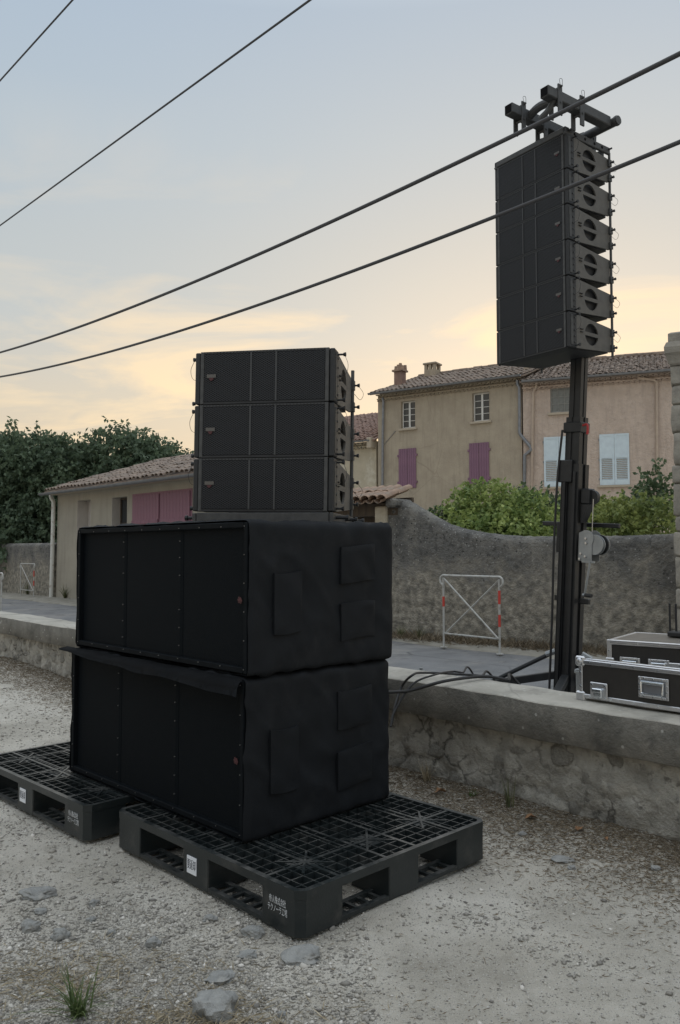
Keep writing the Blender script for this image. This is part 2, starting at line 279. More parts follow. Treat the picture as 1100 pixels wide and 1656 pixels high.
# ------------------------------------------------------------------ mesh helpers
class MB:
    def __init__(s): s.v = []; s.f = []
    def add(s, v, f):
        b = len(s.v); s.v += [tuple(x) for x in v]; s.f += [tuple(i + b for i in q) for q in f]; return s
    def box(s, x0, x1, y0, y1, z0, z1, ch=0, M=None):
        if x0 > x1: x0, x1 = x1, x0
        if y0 > y1: y0, y1 = y1, y0
        if z0 > z1: z0, z1 = z1, z0
        if ch <= 0:
            v = [(x, y, z) for z in (z0, z1) for y in (y0, y1) for x in (x0, x1)]
            f = [(0, 2, 3, 1), (4, 5, 7, 6), (0, 1, 5, 4), (2, 6, 7, 3), (0, 4, 6, 2), (1, 3, 7, 5)]
        else:
            ch = min(ch, (x1 - x0) * .45, (y1 - y0) * .45, (z1 - z0) * .45)
            bm = bmesh.new(); bmesh.ops.create_cube(bm, size=1)
            for q in bm.verts: q.co = ((x0 + x1) / 2 + q.co.x * (x1 - x0), (y0 + y1) / 2 + q.co.y * (y1 - y0), (z0 + z1) / 2 + q.co.z * (z1 - z0))
            bmesh.ops.bevel(bm, geom=bm.edges[:], offset=ch, segments=1, affect='EDGES', profile=.5)
            bm.verts.index_update(); v = [tuple(q.co) for q in bm.verts]; f = [tuple(q.index for q in g.verts) for g in bm.faces]; bm.free()
        if M is not None: v = [tuple(M @ Vector(q)) for q in v]
        return s.add(v, f)
    def cyl(s, p0, p1, r0, r1=None, n=12, cap=True):
        p0 = Vector(p0); p1 = Vector(p1); r1 = r0 if r1 is None else r1
        d = (p1 - p0).normalized(); a = d.orthogonal().normalized(); b = d.cross(a)
        v = []
        for p, r in ((p0, r0), (p1, r1)):
            for i in range(n):
                t = 2 * math.pi * i / n; v.append(p + a * math.cos(t) * r + b * math.sin(t) * r)
        f = [(i, (i + 1) % n, n + (i + 1) % n, n + i) for i in range(n)]
        if cap: f += [tuple(range(n - 1, -1, -1)), tuple(range(n, 2 * n))]
        return s.add(v, f)
    def tube(s, pts, r, n=8):
        pts = [Vector(p) for p in pts]; v = []; f = []; a = None
        for i, p in enumerate(pts):
            d = (pts[min(i + 1, len(pts) - 1)] - pts[max(i - 1, 0)]).normalized()
            a = d.orthogonal().normalized() if a is None else (a - d * a.dot(d)).normalized()
            b = d.cross(a); rr = r[i] if isinstance(r, (list, tuple)) else r
            for k in range(n):
                t = 2 * math.pi * k / n; v.append(p + a * math.cos(t) * rr + b * math.sin(t) * rr)
        for i in range(len(pts) - 1):
            for k in range(n): f.append((i * n + k, i * n + (k + 1) % n, (i + 1) * n + (k + 1) % n, (i + 1) * n + k))
        f += [tuple(range(n - 1, -1, -1)), tuple(range((len(pts) - 1) * n, len(pts) * n))]
        return s.add(v, f)
    def prism(s, poly, d, M=None):
        "polygon in 3-D swept by vector d"
        d = Vector(d); n = len(poly); v = [Vector(p) for p in poly]; v += [p + d for p in v]
        f = [tuple(range(n - 1, -1, -1)), tuple(range(n, 2 * n))] + [(i, (i + 1) % n, n + (i + 1) % n, n + i) for i in range(n)]
        if M is not None: v = [M @ q for q in v]
        return s.add(v, f)
    def mesh(s, name, m, smooth=False, ang=35):
        me = bpy.data.meshes.new(name); me.from_pydata(s.v, [], s.f); me.update()
        bm = bmesh.new(); bm.from_mesh(me); bmesh.ops.recalc_face_normals(bm, faces=bm.faces[:]); bm.to_mesh(me); bm.free()
        me.materials.append(MATS[m])
        if smooth: me.shade_smooth(); me.set_sharp_from_angle(angle=R(ang))
        return me
    def build(s, name, m, parent=None, smooth=False, ang=35):
        return link(name, s.mesh(name, m, smooth, ang), parent)
def link(name, me, parent=None, loc=None, rot=None):
    o = bpy.data.objects.new(name, me); C.objects.link(o); o.parent = parent
    if loc is not None: o.location = loc
    if rot is not None: o.rotation_euler = rot
    return o
def tag(o, label, cat, group=None, kind=None):
    if label: o['label'] = label
    if cat: o['category'] = cat
    if group: o['group'] = group
    if kind: o['kind'] = kind
    return o
def thing(name, label, cat, loc=(0, 0, 0), rz=0, group=None, rot=None):
    o = bpy.data.objects.new(name, None); C.objects.link(o); o.empty_display_size = .1
    o.location = loc; o.rotation_euler = rot if rot else (0, 0, rz)
    return tag(o, label, cat, group)
def copy_tree(o, parent=None):
    c = o.copy(); C.objects.link(c); c.parent = parent
    for ch in list(o.children): copy_tree(ch, c)
    return c
def npmesh(name, m, V, F, rnd=None, parent=None, smooth=False):
    me = bpy.data.meshes.new(name); nf, k = F.shape
    me.vertices.add(len(V)); me.vertices.foreach_set('co', V.astype(np.float32).ravel())
    me.loops.add(nf * k); me.loops.foreach_set('vertex_index', F.astype(np.int32).ravel())
    me.polygons.add(nf); me.polygons.foreach_set('loop_start', np.arange(0, nf * k, k, dtype=np.int32))
    me.polygons.foreach_set('loop_total', np.full(nf, k, np.int32))
    me.update(calc_edges=True); me.validate()
    if rnd is not None:
        a = me.attributes.new('rnd', 'FLOAT', 'FACE'); a.data.foreach_set('value', rnd.astype(np.float32))
    me.materials.append(MATS[m])
    if smooth: me.shade_smooth()
    return link(name, me, parent)
def spline(pts, k=8):
    pts = [Vector(p) for p in pts]; P = [pts[0] * 2 - pts[1]] + pts + [pts[-1] * 2 - pts[-2]]; o = []
    for i in range(1, len(P) - 2):
        a, b, c, d = P[i - 1:i + 3]
        for j in range(k):
            t = j / k; o.append(.5 * ((2 * b) + (c - a) * t + (2 * a - 5 * b + 4 * c - d) * t * t + (3 * b - a - 3 * c + d) * t ** 3))
    return o + [pts[-1]]
def nn(x, y, z=0, sc=1): return noise.noise(Vector((x * sc, y * sc, z * sc)))

# ================================================================== THE SETTING
def gh(x, y):
    n_ = SN.x * x + SN.y * y
    if n_ > 3.66: return -.10
    h = .016 * nn(x, y, 3, .9) + .010 * nn(x, y, 9, 3.1) + .004 * nn(x, y, 5, 11)
    if y < 2.7: h += (2.7 - y) * .02 * (1 + nn(x, y, 2, 1.7))
    h -= .012
    if n_ > 3.1: h += (n_ - 3.1) * .06
    if x < -2.4: h += min(.09, (-2.4 - x) * .05)
    return h
def build_ground():
    xs = np.concatenate([[-400, -120, -40, -14, -9], np.arange(-6.5, 3.6, .036), [5, 9, 16, 40, 120, 400]])
    ys = np.concatenate([[-120, -30, -8, -2, .4], np.arange(1.4, 11.5, .036), [13, 17, 24, 40, 90, 220, 600]])
    nx, ny = len(xs), len(ys)
    V = np.array([(x, y, gh(x, y)) for y in ys for x in xs])
    i = np.arange(nx * ny).reshape(ny, nx)
    F = np.stack([i[:-1, :-1], i[:-1, 1:], i[1:, 1:], i[1:, :-1]], -1).reshape(-1, 4)
    o = npmesh('ground', 'gravel_ground', V, F, smooth=True); o['kind'] = 'structure'
build_ground()
def sheet(name, m, pts, z, kind='structure'):
    b = MB(); b.add([(p.x, p.y, z) for p in pts], [tuple(range(len(pts)))]); o = b.build(name, m); o['kind'] = kind; return o
sheet('road', 'asphalt', [st(-70, 3.7), st(40, 3.7), st(40, 9.15), st(-70, 9.15)], -.07)
b = MB()                                                     # dusty verge along the far walls, a low step above the road
K = 260
for i in range(K + 1):
    s = -70 + 110 * i / K
    w = 9.10 + .10 * nn(s, 0, 4, .9) + .05 * nn(s, 3, 4, 4)
    b.v += [tuple(st(s, w, -.069)), tuple(st(s, w + .05, -.045)), tuple(st(s, w + .5, -.03)), tuple(st(s, 11.2, -.02))]
    if i:
        for k in range(3): b.f.append(((i - 1) * 4 + k, i * 4 + k, i * 4 + k + 1, (i - 1) * 4 + k + 1))
o = b.build('verge', 'kerb_dust', smooth=True); o['kind'] = 'structure'

# ------------------------------------------------------------------ low wall of rubble with a concrete coping
lw = thing('low_wall', 'low rubble stone wall with flat concrete coping between gravel yard and road', 'wall', st(0, 3.56, 0), math.atan2(SE.y, SE.x))
# local axes: x along the street, y across it, z up
def rub(x, z):
    p = Vector((x * 3.6, z * 5.2, 1.3)); p += noise.noise_vector(p * .8) * .55
    d, pts = noise.voronoi(p)
    edge = min(1, (d[1] - d[0]) * 3.2)
    return -.022 * edge ** .45 + .013 * noise.fractal(Vector((x * 14, z * 14, 7)), .8, 2, 5) - .012 * noise.noise(Vector((x * 1.1, z * 2, 0)))
xs = np.concatenate([np.arange(-40, -10, .25), np.arange(-10, .4, .019), np.arange(.5, 6, .2)]); zs = np.arange(-.12, .381, .019)
V = np.array([(x, rub(x, z) + .042, z) for z in zs for x in xs]); nx = len(xs); i = np.arange(len(V)).reshape(len(zs), nx)
F = np.stack([i[:-1, :-1], i[:-1, 1:], i[1:, 1:], i[1:, :-1]], -1).reshape(-1, 4)
npmesh('rubble_face', 'rubble', V, F, parent=lw, smooth=True)
MB().box(-40, 6, .085, .27, -.12, .365).build('core', 'rubble', lw)
x = -9.8; rr = random.Random(3)
def rockmesh(name, m, sx_, sy_, sz_, seed, sub=2, amp=.22, flat=False):
    bm = bmesh.new(); bmesh.ops.create_icosphere(bm, subdivisions=sub, radius=1)
    for v in bm.verts:
        p = v.co.copy(); k = 1 + amp * noise.noise(p * 1.3 + Vector((seed * 3.1, seed, 0))) + amp * .5 * noise.noise(p * 3 + Vector((0, seed * 2.3, 1)))
        q = p * k
        for a in range(3): q[a] = math.copysign(abs(q[a]) ** .8, q[a])
        v.co = (q.x * sx_, q.y * sy_, q.z * sz_)
    me = bpy.data.meshes.new(name); bm.to_mesh(me); bm.free(); me.materials.append(MATS[m])
    if not flat: me.shade_smooth()
    return me
stones = [rockmesh('stone', 'rubble_stone', .5, .5, .5, k, 3, .5) for k in range(8)]
for x in np.arange(-9.7, -.2, .155):
    for z in (.06, .19, .30):
        if rr.random() < .55: continue
        w = rr.uniform(.08, .19); h = rr.uniform(.05, .12)
        o = link('stone', rr.choice(stones), lw, (x + rr.uniform(-.05, .05),   .047 + rr.uniform(-.01, .012), z + rr.uniform(-.03, .03)), (0, rr.uniform(-.3, .3), 0))
        o.scale = (w, .050, h)
# the coping: long cast lengths with joints
segs = [-40, -30, -22, -16, -12.4, -9.6, -6.9, -4.15, -.55, 2.0, 6]
for a, b_ in zip(segs, segs[1:]):
    bm = bmesh.new(); L = b_ - a; n = max(2, int(L / .05)) if a > -13 and b_ < 3 else 8
    prof = [(-.040, .362), (-.046, .368), (-.046, .546), (-.039, .553), (.30, .556), (.315, .545), (.315, .362)]
    rows = []
    for k in range(n + 1):
        xx = a + .003 + (L - .006) * k / n; row = []
        for (y, z) in prof:
            dy = .009 * nn(xx, z, 2, 7) + .012 * nn(xx, z, 8, 1.1); dz = .005 * nn(xx, y, 4, 5) + .008 * nn(xx, 0, 6, .8)
            row.append(bm.verts.new((xx, y + dy, z + dz)))
        rows.append(row)
    for k in range(n):
        for q in range(len(prof)): bm.faces.new((rows[k][q], rows[k + 1][q], rows[k + 1][(q + 1) % 7], rows[k][(q + 1) % 7]))
    bm.faces.new(rows[0]); bm.faces.new(rows[-1][::-1]); bmesh.ops.recalc_face_normals(bm, faces=bm.faces[:])
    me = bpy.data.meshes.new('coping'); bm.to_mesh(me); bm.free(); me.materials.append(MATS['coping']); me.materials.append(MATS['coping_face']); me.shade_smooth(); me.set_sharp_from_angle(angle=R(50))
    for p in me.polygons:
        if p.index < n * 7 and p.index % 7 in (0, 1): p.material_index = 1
    link('coping', me, lw)

# ------------------------------------------------------------------ garden walls across the road
def rendered_wall(name, label, p0, p1, prof, thick=.32, res=.05, amp=.02, base=-.12):
    "upright wall; prof = [(distance, height)] of its top"
    d = Vector((p1[0] - p0[0], p1[1] - p0[1], 0)); L = d.length
    t = thing(name, label, 'wall', (p0[0], p0[1], 0), math.atan2(d.y, d.x))
    px_ = [p[0] for p in prof]; pz_ = [p[1] for p in prof]
    xs = np.arange(0, L + res * .5, res); nz_ = 44; V = []; cols = 0
    for x in xs:
        top = float(np.interp(x, px_, pz_)) + .012 * nn(x, 0, 5, 5)
        col = []
        for k in range(nz_):
            z = base + (top - thick * .35 - base) * k / (nz_ - 1)
            r = amp * (.5 * nn(x, z, 1, 2.0) + .5 * noise.fractal(Vector((x * 9, z * 9, 3)), 1, 2, 4))
            col.append((x, r, z))
        for k in range(1, 8):
            a = math.pi * k / 8; r = .5 * amp * noise.fractal(Vector((x * 11, k, 3)), 1, 2, 3)
            col.append((x, thick / 2 - math.cos(a) * thick / 2, top - thick * .35 + math.sin(a) * thick * .35 + r))
        col.append((x, thick, top - thick * .35)); col.append((x, thick, base)); cols = len(col); V += col
    V = np.array(V); i = np.arange(len(V)).reshape(len(xs), cols)
    F = np.stack([i[:-1, :-1], i[1:, :-1], i[1:, 1:], i[:-1, 1:]], -1).reshape(-1, 4)
    npmesh('render_coat', 'roughcast', V, F, parent=t, smooth=True)
    e = MB(); e.add([V[k] for k in range(cols)], [tuple(range(cols))]); e.add([V[len(V) - cols + k] for k in range(cols)], [tuple(range(cols))]); e.build('wall_end', 'roughcast', t)
    return t
GW0 = (.78, 13.08); GW1 = (4.55, 10.0)
prof = [onplane(px, py, GW0, GW1) for px, py in ((641, 806), (652, 809), (665, 815), (690, 831), (720, 847), (750, 856), (800, 864), (850, 867), (900, 867), (1000, 866), (1083, 863))]
prof = [(-.5, prof[0][1])] + prof + [(9, prof[-1][1])]
rendered_wall('garden_wall', 'grey roughcast garden wall with swooping top below the green bushes', GW0, GW1, prof, res=.03)
LB0 = Vector((-8.41, 23.9, 0)); p1 = LB0 - SE * 12
# walls run left to right as seen, so that their local y points away from the road
wl_a = LB0 - SE * 14
rendered_wall('boundary_wall', 'grey streaked boundary wall under the dark trees at far left', (wl_a.x, wl_a.y), (LB0.x - .1, LB0.y + .1), [(0, 1.62), (14, 1.58)], res=.12)

# gate pier, doors and little tiled roof at the left end of the garden wall
gd = (Vector(GW1) - Vector(GW0)).normalized(); ga = math.atan2(gd.y, gd.x)
gt = thing('garden_gate', 'tile capped gateway with plaster pier and dark wooden door beside the garden wall', 'gate', (GW0[0], GW0[1], 0), ga)
# local: x to the right along the wall, 0 = wall's left end
MB().box(-.24, .005, -.05, .36, -.1, 2.05, .02).build('pier', 'plaster_pale', gt)
MB().box(-1.62, -1.38, -.05, .36, -.1, 2.05, .02).build('pier', 'plaster_pale', gt)
MB().box(-1.65, .2, .0, .30, 1.90, 2.10).build('lintel', 'brown_wood', gt)
MB().box(-1.65, .24, .34, .40, 1.78, 2.20).build('lintel', 'brown_wood', gt)
for k in range(9): MB().box(-1.37 + k * .126, -1.37 + k * .126 + .121, .20, .235, -.04, 1.74, .004).build('board', 'brown_wood', gt)
MB().box(-1.37, -.25, .17, .20, 1.60, 1.64).build('rail', 'window_white', gt)
MB().box(.08, .26, -.20, .34, 2.02, 2.16, .03).build('roof_end', 'roughcast', gt)
def barrel(L, r0, r1, n=6, th=.014, up=True):
    "one canal tile along +y, rising sheet closed by its thickness"
    b = MB(); v = []
    for y, r in ((0, r0), (L, r1)):
        for rad in (r, r - th):
            for k in range(n + 1):
                a = math.pi * k / n; z = math.sin(a) * rad * .75
                v.append((-math.cos(a) * rad, y, z if up else -z))
    m_ = n + 1; f = []
    for k in range(n):
        f += [(k, k + 1, 2 * m_ + k + 1, 2 * m_ + k), (m_ + k, 3 * m_ + k, 3 * m_ + k + 1, m_ + k + 1), (k, m_ + k, m_ + k + 1, k + 1), (2 * m_ + k, 2 * m_ + k + 1, 3 * m_ + k + 1, 3 * m_ + k)]
    f += [(0, 2 * m_, 3 * m_, m_), (n, m_ + n, 3 * m_ + n, 2 * m_ + n)]
    b.add(v, f); return b
tm = barrel(.42, .095, .075).mesh('tile', 'gate_tile', True)
tm2 = barrel(.42, .075, .095, up=False).mesh('tile', 'gate_tile', True)
rr = random.Random(5)
for k in range(12):
    xx = -1.75 + k * .17
    for c in range(2):
        link('tile', tm, gt, (xx + rr.uniform(-.012, .012), -.34 + c * .36, 2.135 + c * .115 + rr.uniform(0, .014)), (R(18) + rr.uniform(-.03, .03), 0, rr.uniform(-.06, .06)))
        if k < 11: link('tile', tm2, gt, (xx + .085, -.33 + c * .36, 2.13 + c * .115), (R(18), 0, 0))

# ------------------------------------------------------------------ stone gate pier at the right edge
pr = thing('stone_pier', 'tall pier of pale stone blocks with moulded cap at the right edge', 'pier', at(1092, 893, 9.7).xy.to_3d(), math.atan2(SE.y, SE.x) + R(20))
pr.location.z = -.07
MB().box(.03, .82, .03, .85, 0, 3.62).build('core', 'mortar', pr)
zc = 0.0; rr = random.Random(9); hs = [.34, .36, .24, .38, .30, .18, .40, .22, .40, .34, .24, .24]
for k, h in enumerate(hs):
    sp = rr.uniform(.32, .55) if k % 2 else rr.uniform(.45, .6)
    e = rr.uniform(-.018, .018)
    for a, c in ((e, sp), (sp + .012, .84)):
        me = MB().box(a, c, rr.uniform(-.012, .01), .84, zc + .008, zc + h - .006, .016).mesh('block', 'block_stone')
        bm = bmesh.new(); bm.from_mesh(me); bmesh.ops.subdivide_edges(bm, edges=bm.edges[:], cuts=3, use_grid_fill=True)
        for v in bm.verts: v.co += noise.noise_vector(v.co * 7 + Vector((k, 0, 0))) * .012
        bm.to_mesh(me); bm.free(); me.shade_smooth(); me.set_sharp_from_angle(angle=R(45))
        link('block', me, pr)
    zc += h
def loft(rings, closed=True):
    n = len(rings[0]); v = [p for r in rings for p in r]; f = []
    for i in range(len(rings) - 1):
        for k in range(n): f.append((i * n + k, i * n + (k + 1) % n, (i + 1) * n + (k + 1) % n, (i + 1) * n + k))
    f += [tuple(range(n - 1, -1, -1)), tuple(range((len(rings) - 1) * n, len(rings) * n))]
    return v, f
rings = [[(-o_, -o_, z), (.85 + o_, -o_, z), (.85 + o_, .85 + o_, z), (-o_, .85 + o_, z)] for o_, z in ((.0, 3.64), (.02, 3.66), (.03, 3.70), (.05, 3.76), (.07, 3.79), (.075, 3.86), (.05, 3.92), (.03, 3.93), (.03, 4.03), (.0, 4.05))]
b = MB(); b.add(*loft(rings)); b.build('cap', 'block_stone', pr)

# ------------------------------------------------------------------ houses
def wall_holes(b, L, Z0, Z1, holes, depth=.22):
    "front at y=0 with openings and their reveals; local x along, z up, y inwards"
    X = sorted({0, L, *[h[0] for h in holes], *[h[1] for h in holes]}); Z = sorted({Z0, Z1, *[h[2] for h in holes], *[h[3] for h in holes]})
    for x0, x1 in zip(X, X[1:]):
        for z0, z1 in zip(Z, Z[1:]):
            cx_, cz_ = (x0 + x1) / 2, (z0 + z1) / 2
            if any(h[0] < cx_ < h[1] and h[2] < cz_ < h[3] for h in holes): continue
            b.add([(x0, 0, z0), (x1, 0, z0), (x1, 0, z1), (x0, 0, z1)], [(0, 1, 2, 3)])
    for x0, x1, z0, z1 in holes:
        b.add([(x0, 0, z0), (x1, 0, z0), (x1, 0, z1), (x0, 0, z1), (x0, depth, z0), (x1, depth, z0), (x1, depth, z1), (x0, depth, z1)],
              [(0, 4, 5, 1), (1, 5, 6, 2), (2, 6, 7, 3), (3, 7, 4, 0)])
def shell(b, L, D, Z0, Z1):
    b.add([(0, 0, Z0), (L, 0, Z0), (L, D, Z0), (0, D, Z0), (0, 0, Z1), (L, 0, Z1), (L, D, Z1), (0, D, Z1)], [(1, 2, 6, 5), (2, 3, 7, 6), (3, 0, 4, 7)])
def tile_field(L, run, pitch, x0=0, y0=0, z0=0, wtile=.21, course=.36, seed=1, twist=0):
    "a slope of canal tiles, too far off to pick one from the next"
    rr = random.Random(seed); b = MB(); tp = math.tan(pitch); sl_ = course * math.cos(pitch)
    nx = int(L / wtile) + 1; ny = int(run / sl_) + 1
    one = barrel(course * 1.18, wtile * .40, wtile * .33, 4, .016)
    for j in range(ny):
        for i in range(nx):
            xx = x0 + i * wtile + rr.uniform(-.018, .018); yy = y0 + j * sl_ + rr.uniform(-.02, .02)
            zz_ = z0 + yy * tp - y0 * tp + .05 + rr.uniform(0, .022) + .03 * nn(xx, yy, seed, .5)
            M = Matrix.Translation((xx, yy, zz_)) @ Matrix.Rotation(pitch - .03 + rr.uniform(-.02, .02), 4, 'X') @ Matrix.Rotation(rr.uniform(-.05, .05), 4, 'Z')
            b.add([M @ Vector(q) for q in one.v], one.f)
    b.add([(x0 - .08, y0, z0 + .03), (x0 + L + .08, y0, z0 + .03), (x0 + L + .08, y0 + run, z0 + run * tp + .03), (x0 - .08, y0 + run, z0 + run * tp + .03),
           (x0 - .08, y0, z0 - .03), (x0 + L + .08, y0, z0 - .03), (x0 + L + .08, y0 + run, z0 + run * tp - .03), (x0 - .08, y0 + run, z0 + run * tp - .03)],
          [(0, 1, 2, 3), (7, 6, 5, 4), (0, 4, 5, 1), (1, 5, 6, 2), (2, 6, 7, 3), (3, 7, 4, 0)])
    return b
def gutter(x0, x1, y, z, r=.075):
    b = MB(); v = []; n = 6
    for x in (x0, x1):
        for rad in (r, r - .012):
            for k in range(n + 1):
                a = math.pi + math.pi * k / n; v.append((x, y + math.cos(a) * rad, z + math.sin(a) * rad))
    m_ = n + 1; f = []
    for k in range(n): f += [(k, k + 1, 2 * m_ + k + 1, 2 * m_ + k), (m_ + k, 3 * m_ + k, 3 * m_ + k + 1, m_ + k + 1), (k, m_ + k, m_ + k + 1, k + 1), (2 * m_ + k, 2 * m_ + k + 1, 3 * m_ + k + 1, 3 * m_ + k)]
    f += [(0, 2 * m_, 3 * m_, m_), (n, m_ + n, 3 * m_ + n, 2 * m_ + n)]
    return b.add(v, f)
def genoise(L, z, m, parent, rows=2, w=.19):
    "scalloped rows of half-round tiles bedded under the eave"
    b = MB()
    for r_ in range(rows):
        out = .10 + .09 * r_; zz_ = z - .17 * (rows - r_) + .02
        b.box(-.02, L + .02, -out + .02, .05, zz_ + .085, zz_ + .125)
        for i in range(int(L / w)):
            xx = (i + .5 + .5 * (r_ % 2)) * w
            if xx > L - .05: continue
            v = []; n = 6
            for y in (-out, .03):
                v += [(xx - math.cos(math.pi * k / n) * w * .46, y, zz_ + math.sin(math.pi * k / n) * .085) for k in range(n + 1)]
                v += [(xx - math.cos(math.pi * k / n) * w * .36, y, zz_ - .0 + math.sin(math.pi * k / n) * .065) for k in range(n + 1)]
            m_ = n + 1; f = []
            for k in range(n): f += [(k, k + 1, 2 * m_ + k + 1, 2 * m_ + k), (m_ + k, 3 * m_ + k, 3 * m_ + k + 1, m_ + k + 1), (k, m_ + k, m_ + k + 1, k + 1)]
            b.add(v, f)
    return b.build('eave_course', m, parent, smooth=True)
def casement(parent, x0, x1, z0, z1, y=.16, rows=4, fm='window_white', gm='glass', cols=2, sill=True, bar=.022, label=None):
    fr = MB(); t = .05
    fr.box(x0, x0 + t, y, y + .06, z0, z1).box(x1 - t, x1, y, y + .06, z0, z1).box(x0 + t, x1 - t, y, y + .06, z1 - t, z1).box(x0 + t, x1 - t, y, y + .06, z0, z0 + t + .02)
    w = fr.build('window', fm, parent)
    if label: w['label'] = label
    cw = (x1 - x0 - 2 * t) / cols; mb = MB()
    for c in range(1, cols):
        xx = x0 + t + c * cw
        mb.box(xx - .04 if cols == 2 else xx - bar / 2, xx + .04 if cols == 2 else xx + bar / 2, y - .006, y + .05, z0 + t + .02, z1 - t)
    rh = (z1 - z0 - 2 * t - .02) / rows
    for r_ in range(1, rows):
        zz_ = z0 + t + .02 + r_ * rh; mb.box(x0 + t, x1 - t, y + .004, y + .045, zz_ - bar / 2, zz_ + bar / 2)
    mb.build('glazing_bar', fm, w)
    pm = None
    for c in range(cols):
        for r_ in range(rows):
            if pm is None:
                pm = MB().box(0, cw - .012, 0, .006, 0, rh - .012).mesh('pane', gm)
            link('pane', pm, w, (x0 + t + c * cw + .006, y + .025, z0 + t + .02 + r_ * rh + .006))
    MB().box(x0, x1, y + .09, y + .12, z0, z1).build('interior', 'interior', w)
    if sill: MB().box(x0 - .10, x1 + .10, -.09, y, z0 - .09, z0 + .0015, .01).build('sill', 'stone_sill', w)
    return w
def plank_shutter(parent, x0, x1, z0, z1, m, nb=4, y=-.045, battens=(.15, .85), hinge=None):
    s_ = MB().box(x0 + .004, x1 - .004, y + .022, y + .034, z0 + .004, z1 - .004).build('shutter', m, parent)
    w = (x1 - x0) / nb; pm = MB().box(.002, w - .004, 0, .022, 0, z1 - z0, .004).mesh('board', m)
    for k in range(nb): link('board', pm, s_, (x0 + k * w, y, z0))
    for t in battens:
        MB().box(x0 + .01, x1 - .01, y - .028, y - .0, z0 + (z1 - z0) * t - .05, z0 + (z1 - z0) * t + .05, .006).build('batten', m, s_)
    return s_
def louvre_shutter(parent, x0, x1, z0, z1, m, y=-.05):
    zm = z0 + (z1 - z0) * .545; t = .07
    s_ = MB().box(x0, x0 + t, y, y + .035, z0, z1, .004).box(x1 - t, x1, y, y + .035, z0, z1, .004).box(x0 + t, x1 - t, y, y + .035, z1 - .08, z1).box(x0 + t, x1 - t, y, y + .035, zm - .04, zm + .05).box(x0 + t, x1 - t, y, y + .035, z0, z0 + .20).build('shutter', m, parent)
    MB().box(x0 + t, x1 - t, y + .012, y + .024, zm + .05, z1 - .08).build('panel', m, s_)
    n = 12; zs_ = np.linspace(z0 + .22, zm - .07, n)
    pm = MB().box(0, x1 - x0 - 2 * t, -.024, .024, -.005, .005).mesh('slat', m)
    for z in zs_: link('slat', pm, s_, (x0 + t, y + .02, z), (R(-48) + math.pi, 0, 0))
    for z in (.12, .5, .9): MB().cyl((x0 - .02, y + .03, z0 + (z1 - z0) * z - .04), (x0 - .02, y + .03, z0 + (z1 - z0) * z + .04), .018, n=6).build('hinge', 'zinc', s_)
    return s_

def ridge(L, y, z, m, parent, x0=0):
    b = MB(); rr = random.Random(int(L * 100)); k = int(L / .36)
    for i in range(k):
        a = x0 + i * L / k; dz = rr.uniform(-.015, .02); dy = rr.uniform(-.02, .02)
        b.cyl((a - .03, y + dy, z + dz), (a + L / k, y + dy, z + dz + .012), .125, .105, 10)
    o = b.build('ridge', m, parent, smooth=True); o['kind'] = 'stuff'; return o
# --- beige house
B0 = Vector((1.69, 35.5, 0)); B1 = Vector((7.25, 31.85, 0)); BL = (B1 - B0).length
bh = thing('village_house', 'beige rendered house with purple shutters and two chimneys behind the gate', 'house', B0, math.atan2((B1 - B0).y, (B1 - B0).x))
def hit(px, py, a, b_): return onplane(px, py, a, b_)
def rect(a, b_, px0, px1, py0, py1):
    s0, _ = hit(px0, (py0 + py1) / 2, a, b_); s1, _ = hit(px1, (py0 + py1) / 2, a, b_)
    z1 = (hit(px0, py0, a, b_)[1] + hit(px1, py0, a, b_)[1]) / 2; z0 = (hit(px0, py1, a, b_)[1] + hit(px1, py1, a, b_)[1]) / 2
    return [s0, s1, z0, z1]
EZ = 8.30
w1 = rect(B0, B1, 648.5, 671.5, 646, 691); w2 = rect(B0, B1, 764, 791.5, 637, 683)
w2[2] = w1[2] = (w1[2] + w2[2]) / 2; w2[3] = w1[3] = (w1[3] + w2[3]) / 2
s1 = rect(B0, B1, 645.5, 673.5, 726, 789); s2 = rect(B0, B1, 759.5, 791.5, 715.5, 784)
s1[2] = s2[2] = (s1[2] + s2[2]) / 2; s1[3] = s2[3] = (s1[3] + s2[3]) / 2
b = MB(); wall_holes(b, BL, -.1, EZ, [tuple(w1), tuple(w2)]); shell(b, BL, 8.4, -.1, EZ)
b.add([(0, 0, EZ), (0, 8.4, EZ), (0, 4.2, EZ + 1.45)], [(0, 1, 2)]); b.add([(BL, 0, EZ), (BL, 8.4, EZ), (BL, 4.2, EZ + 1.45)], [(0, 1, 2)])
b.build('wall', 'plaster_beige', bh)
casement(bh, *w1[:2], w1[2], w1[3], rows=4); casement(bh, *w2[:2], w2[2], w2[3], rows=4)
for q in (s1, s2):
    mid = (q[0] + q[1]) / 2
    plank_shutter(bh, q[0], mid - .008, q[2], q[3], 'purple_paint', 4, battens=()); plank_shutter(bh, mid + .008, q[1], q[2], q[3], 'purple_paint', 4, battens=())
    for xx in (q[0] - .02, q[1] + .02):
        for z in (q[2] + .25, q[3] - .3): MB().box(xx - .04, xx + .04, -.06, -.01, z - .05, z + .05).build('hinge', 'purple_paint', bh)
rf = tile_field(BL + .3, 4.6, R(19), -.15, -.32, EZ - .02, seed=3).build('roof', 'roof_tile', bh, smooth=True)
MB().add([(-.2, 4.28, EZ + 1.55), (BL + .2, 4.28, EZ + 1.55), (BL + .2, 8.7, EZ + .0), (-.2, 8.7, EZ + .0)], [(0, 1, 2, 3)]).build('roof_rear', 'roof_tile', bh)
genoise(BL, EZ, 'plaster_beige', bh); ridge(BL + .3, 4.28, EZ - .02 + 4.6 * math.tan(R(19)) + .06, 'roof_tile', bh, -.15)
gutter(-.25, BL + .12, -.42, EZ + .02).build('gutter', 'zinc', bh, smooth=True)
